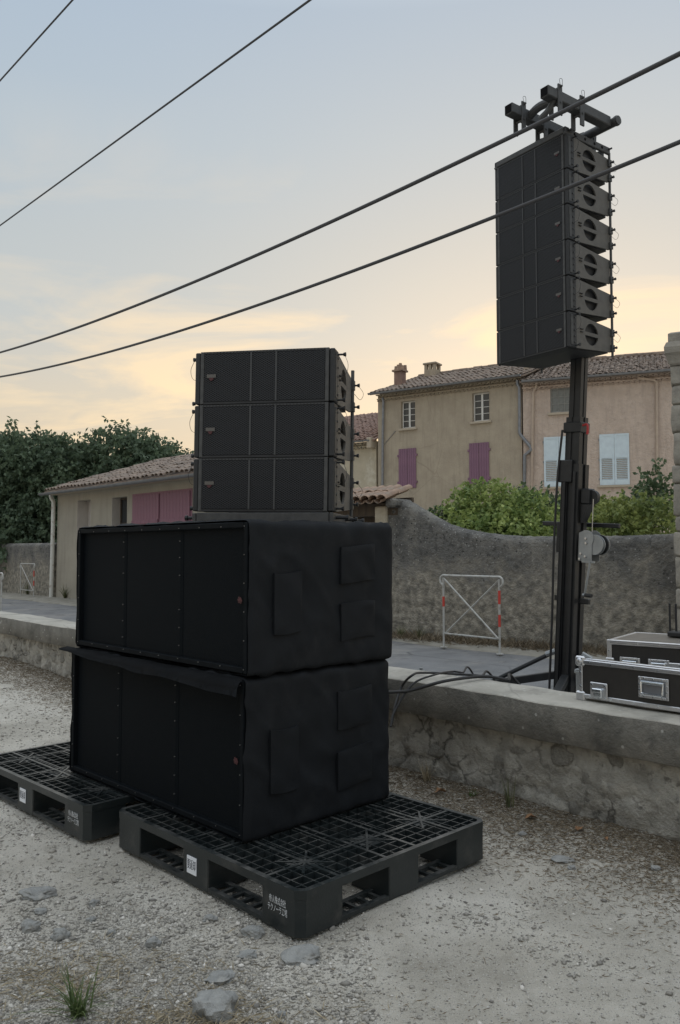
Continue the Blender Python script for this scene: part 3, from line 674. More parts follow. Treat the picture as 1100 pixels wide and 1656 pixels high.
def chimney(px0, px1, py0, py1, Yb, nm, style):
    P = at((px0 + px1) / 2, py0, Yb); Q = at((px0 + px1) / 2, py1, Yb); wd = (px1 - px0) * Yb / FPX
    M = bh.matrix_basis.inverted() if False else (Matrix.Translation(bh.location) @ Matrix.Rotation(bh.rotation_euler.z, 4, 'Z')).inverted()
    l_ = M @ Vector((P.x, P.y, 0)); z1, z0 = P.z, Q.z - .5; a = wd / 2 * .82
    if style == 0:
        c = MB().box(l_.x - a, l_.x + a, l_.y - a, l_.y + a, z0, z1 - .28, .02).build('chimney', 'roof_tile_red', rf)
        MB().box(l_.x - a - .07, l_.x + a + .07, l_.y - a - .07, l_.y + a + .07, z1 - .28, z1 - .2).build('cap', 'gate_tile', bh)
        p = MB()
        for k in range(8): p.cyl((l_.x - a + .06 + (k % 4) * a * .55, l_.y - a + .1 + (k // 4) * a * 1.2, z1 - .2), (l_.x - a + .06 + (k % 4) * a * .55, l_.y - a + .1 + (k // 4) * a * 1.2, z1 - .02 + .06 * (k % 3)), .09, .07, 8)
        p.build('chimney_pot', 'gate_tile', bh)
    else:
        MB().box(l_.x - a, l_.x + a, l_.y - a, l_.y + a, z0, z1 - .34, .02).build('chimney', 'plaster_beige', rf)
        p = MB()
        for dx in (-1, -.02, 1):
            for dy in (-1, 1): p.box(l_.x + dx * (a - .08) - .07, l_.x + dx * (a - .08) + .07, l_.y + dy * (a - .08) - .07, l_.y + dy * (a - .08) + .07, z1 - .34, z1 - .09)
        p.build('chimney_pillar', 'plaster_beige', bh)
        MB().box(l_.x - a - .05, l_.x + a + .05, l_.y - a - .05, l_.y + a + .05, z1 - .09, z1, .02).build('cap', 'plaster_beige', bh)
chimney(638, 656, 592, 626, 36.8, 'a', 0); chimney(687, 712, 588, 612, 38.5, 'b', 1)
def pipe(parent, pts, r, m, a, b_, y=-.1, name='drainpipe', plane=None):
    P = [Vector((*hit(px, py, a, b_), 0)) for px, py in pts]
    return MB().tube([(p.x, y, p.y) for p in P], r, 8).build(name, m, parent, smooth=True, ang=60)
pipe(bh, [(620.5, 644), (622, 650), (621, 700), (620.5, 800)], .055, 'zinc', B0, B1)
pipe(bh, [(839, 616), (839, 622), (842.5, 628), (842.5, 700), (845, 705), (859, 722), (861.5, 728), (851, 737), (850.5, 790)], .065, 'zinc', B0, B1, -.16)
MB().tube([(hit(640, 697, B0, B1)[0], -.02, hit(640, 697, B0, B1)[1]), (hit(622, 719, B0, B1)[0], -.02, hit(622, 719, B0, B1)[1])], .012, 5).build('wire', 'zinc', bh)

# --- pink house
P0 = Vector((7.27, 31.7, 0)); P1 = Vector((12.9, 29.5, 0)); PL = (P1 - P0).length
ph = thing('village_house', 'pink rough rendered house with pale blue louvred shutters behind the mast', 'house', P0, math.atan2((P1 - P0).y, (P1 - P0).x), 'houses across the road')
bh['group'] = 'houses across the road'
PZ = 8.02
pw = rect(P0, P1, 890, 925, 627, 667); q1 = rect(P0, P1, 880, 928, 706, 786); q2 = rect(P0, P1, 970, 1018, 702, 785)
q1[2] = q2[2] = (q1[2] + q2[2]) / 2; q1[3] = q2[3] = (q1[3] + q2[3]) / 2
b = MB(); wall_holes(b, PL, -.1, PZ, [tuple(pw)]); shell(b, PL, 8, -.1, PZ)
b.add([(PL, 0, PZ), (PL, 8, PZ), (PL, 4, PZ + 1.45)], [(0, 1, 2)])
b.build('wall', 'plaster_pink', ph)
casement(ph, *pw, y=.08, rows=3, fm='window_grey', gm='dusty_glass', cols=3, label='small grey window of nine dusty panes')
for q in (q1, q2):
    mid = (q[0] + q[1]) / 2
    louvre_shutter(ph, q[0], mid - .004, q[2], q[3], 'white_paint'); louvre_shutter(ph, mid + .004, q[1], q[2], q[3], 'white_paint')
    MB().box(q[0] - .1, q[1] + .06, -.10, .02, q[2] - .09, q[2] - .01, .01).build('sill', 'stone_sill', ph)
tile_field(PL + .3, 4.4, R(20), .0, -.32, PZ - .02, seed=8).build('roof', 'roof_tile', ph, smooth=True)
MB().add([(-.0, 4.08, PZ + 1.55), (PL + .2, 4.08, PZ + 1.55), (PL + .2, 8.5, PZ), (0, 8.5, PZ)], [(0, 1, 2, 3)]).build('roof_rear', 'roof_tile', ph)
genoise(PL, PZ, 'plaster_pink', ph); ridge(PL + .3, 4.08, PZ - .02 + 4.4 * math.tan(R(20)) + .06, 'roof_tile', ph)
gutter(.02, PL + .2, -.42, PZ + .02).build('gutter', 'zinc', ph, smooth=True)
pipe(ph, [(868, 620), (867, 628), (863, 634), (861, 760), (860, 800)], .055, 'pipe_tan', P0, P1, -.09)
pipe(ph, [(1032, 605), (1032, 612), (1058, 615), (1062, 619), (1063, 790)], .055, 'pipe_tan', P0, P1, -.09)
MB().box(-.1, .16, 1.0, 1.5, PZ + .25, PZ + 1.0, .03).build('party_wall', 'plaster_beige', ph)

# --- pale low house further left
L0 = Vector((-3.6, 39.5, 0)); L1 = Vector((1.62, 35.75, 0)); LL = (L1 - L0).length
ph2 = thing('village_house', 'pale cream house with red tiled roof seen behind the stacked speakers', 'house', L0, math.atan2((L1 - L0).y, (L1 - L0).x), 'houses across the road')
LZ = hit(598, 714, L0, L1)[1]
b = MB(); wall_holes(b, LL, -.1, LZ, []); shell(b, LL, 6, -.1, LZ); b.build('wall', 'plaster_pale', ph2)
tile_field(LL, 5.5, R(22), 0, -.3, LZ, seed=4, wtile=.24).build('roof', 'roof_tile_red', ph2, smooth=True)
genoise(LL - .3, LZ, 'plaster_pale', ph2); gutter(-.2, LL - .1, -.40, LZ + .02).build('gutter', 'zinc', ph2, smooth=True)
MB().box(LL - .26, LL - .02, -.42, .1, LZ - .35, LZ + .12, .03).build('roof_end', 'stone_sill', ph2)

# --- yellow low building on the left
Y0 = LB0; Y1 = LB0 + SE * 8.3; YL = 8.3; YZ = 3.06
yb = thing('low_building', 'low yellow building with pink plank shutters and tiled roof at left', 'building', Y0, math.atan2(SE.y, SE.x))
n1 = rect(Y0, Y1, 125, 146.5, 815, 868); n2 = rect(Y0, Y1, 181, 205.5, 804, 862); n3 = rect(Y0, Y1, 216.5, 309, 798, 848)
n1[2] = n2[2] = .75; n3[2] = .95; n1[3] = n2[3] + .02
b = MB(); wall_holes(b, YL, -.1, YZ, [tuple(n1), tuple(n2)], .34); shell(b, YL, 3.2, -.1, YZ)
b.add([(0, 0, YZ), (0, 3.2, YZ), (0, 3.2, YZ + 1.0)], [(0, 1, 2)]); b.add([(YL, 0, YZ), (YL, 3.2, YZ), (YL, 3.2, YZ + 1.0)], [(0, 1, 2)]); b.add([(0, 3.2, YZ), (YL, 3.2, YZ), (YL, 3.2, YZ + 1), (0, 3.2, YZ + 1)], [(0, 1, 2, 3)])
b.build('wall', 'plaster_yellow', yb)
MB().box(n1[0], n1[1], .32, .36, n1[2], n1[3]).build('niche_back', 'plaster_reveal', yb)
for q in (n1, n2): MB().box(q[0] + .001, q[0] + .006, .0, .33, q[2], q[3]).build('reveal', 'plaster_reveal', yb)
MB().box(n1[1] - .006, n1[1] - .001, .0, .33, n1[2], n1[3]).build('reveal', 'plaster_reveal', yb)
nw = casement(yb, *n2, y=.24, rows=3, fm='brown_wood', cols=1)
mid = (n3[0] + n3[1]) / 2
MB().box(n3[0] - .06, n3[1] + .06, -.012, .01, n3[2] - .05, n3[3] + .05).build('shutter_frame', 'pink_paint', yb)
for a, c in ((n3[0], mid - .04), (mid + .04, n3[1])): plank_shutter(yb, a, c, n3[2], n3[3], 'pink_paint', 9, battens=(.18, .62))
tile_field(YL + .25, 3.5, R(17.5), -.10, -.34, YZ, wtile=.22, seed=6).build('roof', 'roof_tile', yb, smooth=True)
MB().box(-.05, YL, -.30, 0, YZ - .07, YZ - .02).build('soffit', 'stone_sill', yb)
gutter(-.26, YL + .2, -.42, YZ - .02, .07).build('gutter', 'zinc', yb, smooth=True)
pipe(yb, [(88, 796), (89, 804), (93, 812), (92, 860), (89, 966)], .06, 'pipe_white', Y0, Y1, -.12)

# ------------------------------------------------------------------ trees, bushes
def leaves(name, m, P, D, ln, wd, parent=None, fold=.25):
    "P base points, D unit directions; each leaf a folded diamond"
    n = len(P); ln = ln[:, None]; wd = wd[:, None]
    up = RNG.normal(size=(n, 3)); side = np.cross(D, up); side /= np.linalg.norm(side, axis=1, keepdims=True) + 1e-9
    nrm = np.cross(side, D)
    V = np.stack([P, P + D * ln * .5 + side * wd + nrm * wd * fold, P + D * ln, P + D * ln * .5 - side * wd + nrm * wd * fold], 1).reshape(-1, 3)
    i = np.arange(n)[:, None] * 4
    F = np.concatenate([i + [0, 1, 2], i + [0, 2, 3]], 1).reshape(-1, 3)
    w_ = .9 / max(.02, float(ln.mean()) * 4)
    cl_ = np.array([noise.noise(Vector(q) * w_) for q in P]) if n > 1500 and float(wd.mean()) > .01 else np.zeros(n)
    r = np.repeat(np.clip(RNG.normal(.42, .20, n) + cl_ * .55, 0, 1), 2)
    return npmesh(name, m, V, F, r, parent)
def unit(a): return a / (np.linalg.norm(a, axis=1, keepdims=True) + 1e-9)
def crown(blobs, per_area, ln, wd, droop, name, m, parent, shell_=(.72, 1.06), spray=0, tilt=.6):
    PP, DD, LN, WD = [], [], [], []
    for (c, r) in blobs:
        r = np.array(r); n = int(per_area * (r[0] * r[1] + r[1] * r[2] + r[0] * r[2]) * 4.2)
        nt = max(1, n // max(1, spray)) if spray else n
        u = unit(RNG.normal(size=(nt, 3)))
        lump = np.array([1 + .22 * noise.noise(Vector(q) * 2.3 + Vector(c)) + .12 * noise.noise(Vector(q) * 6 + Vector(c)) for q in u])
        rad = RNG.uniform(shell_[0], shell_[1], nt) * lump
        p = np.array(c) + u * r * rad[:, None]
        if spray:
            d0 = unit(u * .9 + RNG.normal(size=(nt, 3)) * .45 + np.array([0, 0, .25])); k = np.repeat(np.arange(nt), spray)
            t = RNG.uniform(0, 1, len(k))
            q = p[k] + d0[k] * (t * ln * 3.2)[:, None] + RNG.normal(size=(len(k), 3)) * ln * .12; q[:, 2] -= (t ** 2) * ln * 1.3 * droop
            d = unit(d0[k] * .4 + RNG.normal(size=(len(k), 3)) * tilt + np.array([0, 0, -droop]))
        else:
            q = p; d = unit(u * .7 + RNG.normal(size=(nt, 3)) * tilt + np.array([0, 0, -droop]))
        PP.append(q); DD.append(d); LN.append(RNG.uniform(.7, 1.25, len(q)) * ln); WD.append(RNG.uniform(.7, 1.2, len(q)) * wd)
    return leaves(name, m, np.concatenate(PP), np.concatenate(DD), np.concatenate(LN), np.concatenate(WD), parent)
def tree(label, base, blobs, seed, ln=.18, wd=.050, dens=300):
    t = thing('broadleaf_tree', label, 'tree', base, 0, 'trees beyond the boundary wall')
    rr = random.Random(seed); tr = MB()
    tr.tube(spline([(0, 0, -.1), (.05, .02, 1.0), (-.03, .05, 2.0), (.02, 0, 3.2)], 4), [.2 - .008 * k for k in range(13)], 9)
    for (c, r) in blobs:
        m_ = Vector(c) * .55 + Vector((0, 0, .6)); tr.tube(spline([(0, 0, 1.5), m_, Vector(c)], 4), [.09, .085, .08, .07, .06, .05, .045, .035, .02], 6)
    tr.build('trunk', 'bark', t, smooth=True)
    crown(blobs, dens, ln, wd, .75, 'crown', 'tree_leaf', t, (.55, 1.04), spray=9)
    return t
def rb(spec): return [((x, y, z), (a, b_, c)) for x, y, z, a, b_, c in spec]
tA = at(40, 893, 29); tB = at(190, 893, 30); tC = at(285, 893, 31); tD = at(-70, 893, 30)
tree('dark leafy tree, leftmost of the row, filling the left edge above the grey wall', (tD.x, tD.y, 0), rb([(.2, 0, 4.0, 1.8, 1.6, 1.5), (.8, -.5, 2.6, 1.7, 1.5, 1.4), (-.6, .2, 2.5, 1.6, 1.5, 1.3), (1.6, .1, 4.3, 1.1, 1.1, 1.1)]), 1)
tree('dark leafy tree behind the grey wall, left of the yellow building', (tA.x, tA.y, 0), rb([(0, 0, 4.2, 1.7, 1.6, 1.35), (1.3, -.2, 3.2, 1.5, 1.4, 1.3), (-.9, -.4, 2.7, 1.5, 1.4, 1.3), (.4, -.9, 1.7, 1.7, 1.2, 1.2), (-.4, -.8, 1.2, 1.5, 1, 1), (1.2, .2, 4.5, 1.1, 1.2, .9)]), 2)
tree('tallest dark leafy tree, rising over the roof of the yellow building', (tB.x, tB.y, 0), rb([(.2, 0, 4.6, 1.45, 1.5, 1.3), (-.9, .2, 4.0, 1.4, 1.4, 1.2), (1.1, .1, 4.3, 1.1, 1.2, 1.1), (-.4, -.6, 2.9, 1.6, 1.3, 1.3), (.8, -.4, 3.0, 1.4, 1.3, 1.3), (-1.4, -.4, 1.6, 1.3, 1.1, 1.1)]), 3)
tree('smaller dark leafy tree at the right end of the row, beside the stacked speakers', (tC.x, tC.y, 0), rb([(-.2, 0, 3.9, 1.4, 1.4, 1.2), (.8, .2, 3.6, 1.2, 1.3, 1.1), (-.6, -.3, 2.9, 1.3, 1.3, 1.2), (.3, 0, 3.0, 1.4, 1.2, 1.2)]), 4)
def bush(label, name, cat, pos, blobs, m, ln, wd, dens, droop=.35, spray=7, shell_=(.6, 1.05), group=None):
    t = thing(name, label, cat, pos, 0, group); rr = MB()
    for (c, r) in blobs: rr.tube(spline([(0, 0, -.05), Vector(c) * .5, Vector(c)], 4), [.04, .038, .035, .03, .028, .025, .02, .016, .012], 6)
    rr.build('stem', 'bark', t, smooth=True)
    crown(blobs, dens, ln, wd, droop, 'foliage', m, t, shell_, spray)
    return t
def bx_(px, py, Y, rx, rz, ry=None, z0=0, base=None):
    P = at(px, py, Y); return ((P.x - base.x, P.y - base.y, P.z), (rx * Y / FPX, ry or rx * Y / FPX * .8, rz * Y / FPX))
bs = at(800, 893, 15.2); bs.z = 0
bush('large bright green bush rounded above the dip of the garden wall', 'garden_bush', 'bush', bs, [bx_(795, 835, 15.2, 62, 46, base=bs), bx_(750, 858, 15.0, 50, 38, base=bs), bx_(845, 845, 15.2, 52, 42, base=bs), bx_(800, 870, 14.7, 80, 34, base=bs), bx_(868, 868, 14.8, 34, 28, base=bs), bx_(775, 810, 15.3, 34, 24, base=bs)], 'bush_leaf', .095, .030, 620, .45, group='bushes over the garden wall')
bs = at(712, 893, 15.4); bs.z = 0
bush('dark ivy mound low between the gate and the bright bush', 'ivy_mound', 'bush', bs, [bx_(712, 848, 15.4, 30, 30, base=bs), bx_(735, 850, 15.8, 30, 28, base=bs), bx_(690, 850, 15.5, 22, 28, base=bs)], 'ivy_leaf', .08, .036, 420, .6, spray=0, group='bushes over the garden wall')
bs = at(880, 893, 16.5); bs.z = 0
bush('darker green bush directly behind the mast above the wall', 'garden_bush', 'bush', bs, [bx_(875, 838, 16.5, 44, 40, base=bs), bx_(905, 850, 16.3, 34, 34, base=bs), bx_(845, 828, 16.8, 30, 30, base=bs)], 'ivy_leaf', .095, .034, 600, .4, group='bushes over the garden wall')
bs = at(1000, 893, 13.4); bs.z = 0
bush('long yellow green hedge right of the mast along the wall top', 'hedge', 'hedge', bs, [bx_(960, 846, 13.8, 42, 30, base=bs), bx_(1010, 845, 13.4, 48, 32, base=bs), bx_(1060, 848, 13.0, 44, 34, base=bs), bx_(985, 858, 13.2, 60, 26, base=bs)], 'hedge_leaf', .085, .028, 800, .3, group='bushes over the garden wall')
bs = at(1062, 893, 14.5); bs.z = 0
bush('upright dark shrub close to the stone pier with loose top shoots', 'garden_shrub', 'bush', bs, [bx_(1066, 805, 14.5, 24, 26, base=bs), bx_(1058, 820, 14.4, 22, 24, base=bs), bx_(1057, 775, 14.6, 12, 16, base=bs), bx_(1030, 815, 14.8, 22, 12, base=bs)], 'ivy_leaf', .09, .033, 560, .2, group='bushes over the garden wall')

# ------------------------------------------------------------------ ground litter
def ground_pts(n, ymin=1.7, ymax=9.5, p=1.6):
    y = 1 / (RNG.uniform(0, 1, n) * (1 / ymin ** p - 1 / ymax ** p) + 1 / ymax ** p) ** (1 / p)
    x = RNG.uniform(-1, 1, n) * (y * .50 + .3)
    k = (SN.x * x + SN.y * y) < 3.5
    return np.stack([x[k], y[k]], 1)
def scatter(name, m, pts, size, seed, sink=.25, small=False):
    n = len(pts); g = (1 + 5 ** .5) / 2
    ico = np.array([(-1, g, 0), (1, g, 0), (-1, -g, 0), (1, -g, 0), (0, -1, g), (0, 1, g), (0, -1, -g), (0, 1, -g), (g, 0, -1), (g, 0, 1), (-g, 0, -1), (-g, 0, 1)]) / math.sqrt(1 + g * g)
    fc = np.array([(0, 11, 5), (0, 5, 1), (0, 1, 7), (0, 7, 10), (0, 10, 11), (1, 5, 9), (5, 11, 4), (11, 10, 2), (10, 7, 6), (7, 1, 8), (3, 9, 4), (3, 4, 2), (3, 2, 6), (3, 6, 8), (3, 8, 9), (4, 9, 5), (2, 4, 11), (6, 2, 10), (8, 6, 7), (9, 8, 1)])
    if small:
        ico = np.array([(1, 0, 0), (0, 1, 0), (-1, 0, 0), (0, -1, 0), (0, 0, 1.0), (0, 0, -1.0)]); fc = np.array([(0, 1, 4), (1, 2, 4), (2, 3, 4), (3, 0, 4), (1, 0, 5), (2, 1, 5), (3, 2, 5), (0, 3, 5)])
    nv, nf = len(ico), len(fc)
    V = ico[None] * RNG.uniform(.7, 1.3, (n, nv, 1)) + RNG.normal(0, .14, (n, nv, 3)); V = V * (size[:, None, None] * np.stack([RNG.uniform(.8, 1.5, n), RNG.uniform(.6, 1.1, n), RNG.uniform(.35, .75, n)], 1)[:, None, :])
    a = RNG.uniform(0, 6.28, n); ca, sa = np.cos(a)[:, None], np.sin(a)[:, None]
    X = V[..., 0] * ca - V[..., 1] * sa; Y_ = V[..., 0] * sa + V[..., 1] * ca
    z = np.array([gh(x, y) for x, y in pts])
    P = np.stack([X + pts[:, :1], Y_ + pts[:, 1:], V[..., 2] + (z + size * sink)[:, None]], -1).reshape(-1, 3)
    F = (fc[None] + (np.arange(n) * nv)[:, None, None]).reshape(-1, 3)
    o = npmesh(name, m, P, F, np.repeat(np.clip(RNG.normal(.45, .27, n), 0, 1), nf))
    return o
pts = ground_pts(170000, 1.8, 9.5, 1.5)
dens = np.array([.42 + .9 * nn(x, y, 21, 1.0) + .5 * nn(x, y, 31, 4.2) - (.45 if (x > .1 and y < 3.6) else 0) + (.35 if x < -.2 else 0) for x, y in pts])
pts = pts[RNG.uniform(0, 1, len(pts)) < np.clip(dens, .06, 1)]
sz = np.clip(RNG.lognormal(math.log(.0036), .45, len(pts)), .0018, .012) * (.75 + .09 * pts[:, 1])
tag(scatter('gravel', 'pebble', pts, sz, 1, .25, True), 'loose grey gravel strewn over the yard', 'gravel', kind='stuff')
pts = ground_pts(1500); pts = pts[(pts[:, 0] < .1) | (RNG.uniform(0, 1, len(pts)) < .25)]; sz = np.clip(RNG.lognormal(math.log(.0075), .38, len(pts)), .005, .020); sz[pts[:, 0] > .1] = np.minimum(sz[pts[:, 0] > .1], .009)
tag(scatter('pebbles', 'pebble', pts, sz, 2, .1), 'scattered larger pebbles among the gravel', 'pebbles', kind='stuff')
def straw(name, m, pts, ln, lift, label, cat, wd=.0014):
    n = len(pts); a = RNG.uniform(0, 6.28, n); D = np.stack([np.cos(a), np.sin(a), RNG.normal(0, 1, n) * lift + lift * .6], 1); D = unit(D)
    z = np.array([gh(x, y) for x, y in pts]) + .004
    P = np.stack([pts[:, 0], pts[:, 1], z], 1); L_ = RNG.uniform(.4, 1.3, n) * ln
    o = leaves(name, m, P, D, L_, np.full(n, wd) * RNG.uniform(.7, 1.6, n)); return tag(o, label, cat, kind='stuff')
q = []
for _ in range(80000):
    s = -.5 - 9 * RNG.uniform(0, 1) ** 1.5; n_ = 3.595 - abs(RNG.normal(0, .30)) - (RNG.uniform(0, .5) if RNG.uniform() < .12 else 0); v = st(s, n_)
    if v.y > 1.6 and nn(v.x, v.y, 4, 1.6) > -.35: q.append((v.x, v.y))
straw('leaf_litter', 'litter', np.array(q), .030, .14, 'brown dry grass and leaf litter along the foot of the low wall', 'leaf litter', .0014)
q = []
for _ in range(13000):
    x, y = RNG.normal(-.86, .33), RNG.normal(2.26, .20)
    if nn(x, y, 14, 3.2) + .35 * nn(x, y, 3, 11) > RNG.uniform(-.35, .35): q.append((x, y))
for _ in range(900): q.append((RNG.normal(-.36, .13), RNG.normal(2.27, .09)))
straw('dry_grass', 'straw', np.array(q), .055, .26, 'straw coloured dry grass in the bottom left corner', 'dry grass', .0012)
q = [(x, y) for x, y in ground_pts(5000) if nn(x, y, 44, 1.4) > .0]
straw('dry_stalks', 'litter', np.array(q), .022, .05, 'fine dry stalks scattered over the gravel', 'stalks', .0010)

# ------------------------------------------------------------------ single stones
RR_ = random.Random(77)
def rock(px, py, wpx, hpx, label, seed, flat=.5, rz=0, elong=1):
    P = atz(px, py + hpx * .35, 0.0); k = P.y / FPX
    a = wpx * k / 2
    me = rockmesh('rock', 'rock', a, a * .75 * elong, max(a * flat * 1.35, .010), seed, 4, .50, False); me.set_sharp_from_angle(angle=R(28))
    o = link('rock', me, None, (P.x, P.y, gh(P.x, P.y) + a * flat * .38), (RR_.uniform(-.14, .14), RR_.uniform(-.14, .14), rz)); return tag(o, label, 'rock', 'stones on the gravel')
rock(490, 1535, 58, 26, 'flat pale grey stone under the near corner of the front pallet', 1, .28, .2)
rock(347, 1606, 62, 76, 'biggest grey boulder at the bottom edge left of centre', 2, .62, .5, 1.3)
rock(50, 1490, 30, 24, 'rounded grey stone near the left edge, left of a similar one', 3, .55)
rock(97, 1504, 28, 20, 'rounded pale stone near left edge, right of a similar one', 4, .6)
rock(247, 1519, 24, 14, 'smooth oval pebble alone in the middle of the left foreground', 5, .55)
rock(62, 1433, 50, 26, 'low bluish slab half buried at left below the rear pallet', 6, .25, .4)
rock(152, 1450, 16, 18, 'narrow upright grey stone between slab and front pallet', 7, .5, 1.2)
rock(148, 1478, 15, 14, 'small narrow stone just below another narrow stone', 8, .5, .8)
rock(66, 1468, 20, 9, 'small flat stone just above the pair of rounded stones', 9, .4)
rock(410, 1500, 34, 18, 'angular pale stone touching the left face of the front pallet', 10, .4, -.6)
rock(340, 1480, 22, 14, 'small pale stone below the label of the front pallet', 11, .4)
rock(400, 1535, 30, 12, 'thin flat stone left of the pallet corner stone', 12, .2)
rock(355, 1570, 46, 18, 'flat grey stone just behind the biggest boulder', 13, .22)
rock(455, 1633, 14, 12, 'small white stone at the bottom edge near the centre', 14, .6)
rock(910, 1381, 34, 10, 'thin pale flat stone lying in the litter right of the pallet', 15, .14, .3)
rock(845, 1343, 14, 8, 'small pale stone just right of the front pallet corner', 16, .4)
rock(1061, 1402, 14, 9, 'small white stone in the litter near the right edge', 17, .5)
rock(925, 1396, 12, 8, 'small round stone just below the thin flat stone', 18, .5)
rock(58, 1228, 16, 8, 'pale flat stone behind the rear pallet', 19, .3)
rock(180, 1500, 14, 9, 'little pale pebble between the oval pebble and narrow stones', 20, .5)
def dead_leaf(px, py, w, label, seed):
    P = atz(px, py, .02); rr = random.Random(seed); n = 10; w *= P.y / FPX; v = [(0, 0, .012)]; f = []
    for k in range(n):
        a = 6.283 * k / n; r = w * .5 * (1 if k % 2 else .72) * rr.uniform(.85, 1.15); v.append((math.cos(a) * r, math.sin(a) * r * .65, .004 + .5 * w * abs(math.sin(a)) * rr.uniform(.2, .7)))
    f = [(0, 1 + k, 1 + (k + 1) % n) for k in range(n)]
    me = bpy.data.meshes.new('dead_leaf'); me.from_pydata(v, [], f); me.materials.append(MATS['dead_leaf'])
    o = link('dead_leaf', me, None, (P.x, P.y, gh(P.x, P.y) + .004), (0, 0, rr.uniform(0, 6))); return tag(o, label, 'leaf', 'fallen leaves by the low wall')
dead_leaf(712, 1279, 22, 'brown curled leaf behind the front pallet near the wall', 1)
dead_leaf(859, 1318, 22, 'orange brown leaf leaning at the wall foot right of the pallet', 2)
dead_leaf(937, 1337, 20, 'reddish dead leaf at the wall foot nearer the right edge', 3)
dead_leaf(980, 1353, 12, 'small dead leaf at the wall foot, furthest right of the leaves', 4)
# tufts
def tuft(name, label, cat, pos, n, ln, wd, spread, m, group=None):
    a = RNG.uniform(0, 6.28, n); s_ = RNG.uniform(.1, 1, n) * spread
    D0 = np.stack([np.cos(a) * s_, np.sin(a) * s_, np.ones(n)], 1); D0 = unit(D0); L_ = RNG.uniform(.5, 1.15, n) * ln
    base = np.stack([RNG.normal(0, .012, n), RNG.normal(0, .012, n), np.zeros(n)], 1); V = []; F = []
    for k in range(n):
        side = Vector((-math.sin(a[k]), math.cos(a[k]), 0)); bI = len(V)
        for j in range(4):
            t = j / 3; p = Vector(base[k]) + Vector(D0[k]) * L_[k] * t + Vector((math.cos(a[k]), math.sin(a[k]), -.7)) * (L_[k] * .32 * t * t * s_[k]); w_ = wd * (1 - t * .92)
            V += [tuple(p + side * w_), tuple(p - side * w_)]
        for j in range(3): F.append((bI + 2 * j, bI + 2 * j + 1, bI + 2 * j + 3, bI + 2 * j + 2))
    o = npmesh(name, m, np.array(V), np.array(F), np.repeat(RNG.uniform(0, 1, n), 3)); o.location = pos
    return tag(o, label, cat, group)
P = atz(128, 1640, 0); tuft('grass_tuft', 'green grass tuft at the bottom left corner of the yard', 'grass', (P.x, P.y, gh(P.x, P.y)), 60, .15, .0032, 1.2, 'grass_leaf')
P = atz(690, 1268, 0); tuft('dry_tuft', 'dry straw tuft at the wall foot right of the subwoofers', 'grass', (P.x, P.y, gh(P.x, P.y)), 40, .14, .0022, .7, 'straw')
P = atz(765, 1292, 0); tuft('weed', 'small green weed at the wall foot behind the front pallet', 'weed', (P.x, P.y, gh(P.x, P.y)), 16, .05, .004, 1.2, 'grass_leaf')
P = atz(830, 1300, .02); tuft('weed', 'thin dark weed climbing the low wall right of the pallet', 'weed', (P.x - .02, P.y - .02, gh(P.x, P.y)), 14, .16, .004, .35, 'weed_leaf')
# weeds on the verge
for px, py, n_, ln_, lab in ((868, 1036, 40, .42, 'tall grey green weed at the garden wall foot left of the mast'), (890, 1046, 50, .26, 'low dry weed at the garden wall foot touching the mast'), (678, 1034, 60, .22, 'dry weed at the garden wall foot left of the white barrier'),
                        (648, 1032, 50, .25, 'dry weed by the garden wall beside the subwoofers'), (960, 1052, 60, .22, 'dry weed at the garden wall foot right of the mast'), (45, 962, 60, .5, 'green weed around the far left barrier'), (68, 963, 50, .4, 'green weed between far barrier and drainpipe'),
                        (105, 968, 50, .45, 'yellowish weed at the foot of the yellow building')):
    P = atz(px, py, -.04); o = tuft('weed', lab, 'weed', (P.x, P.y, -.045), n_, ln_, .006 + .004 * (P.y > 20), .8, 'weed_leaf', 'weeds along the far side of the road')
q = []
for _ in range(5200):
    t = RNG.uniform(0, 1); x = GW0[0] + (GW1[0] - GW0[0]) * t; y = GW0[1] + (GW1[1] - GW0[1]) * t; d = abs(RNG.normal(0, .22)) + .03
    q.append((x - .65 * d, y - .76 * d))
q = np.array(q); n_ = len(q); a = RNG.uniform(0, 6.28, n_); D = unit(np.stack([np.cos(a), np.sin(a), np.abs(RNG.normal(.4, .8, n_))], 1))
tag(leaves('verge_litter', 'litter', np.stack([q[:, 0], q[:, 1], np.full(n_, -.03)], 1), D, RNG.uniform(.04, .19, n_), np.full(n_, .0055)), 'dry litter and grass along the garden wall foot', 'litter', kind='stuff')

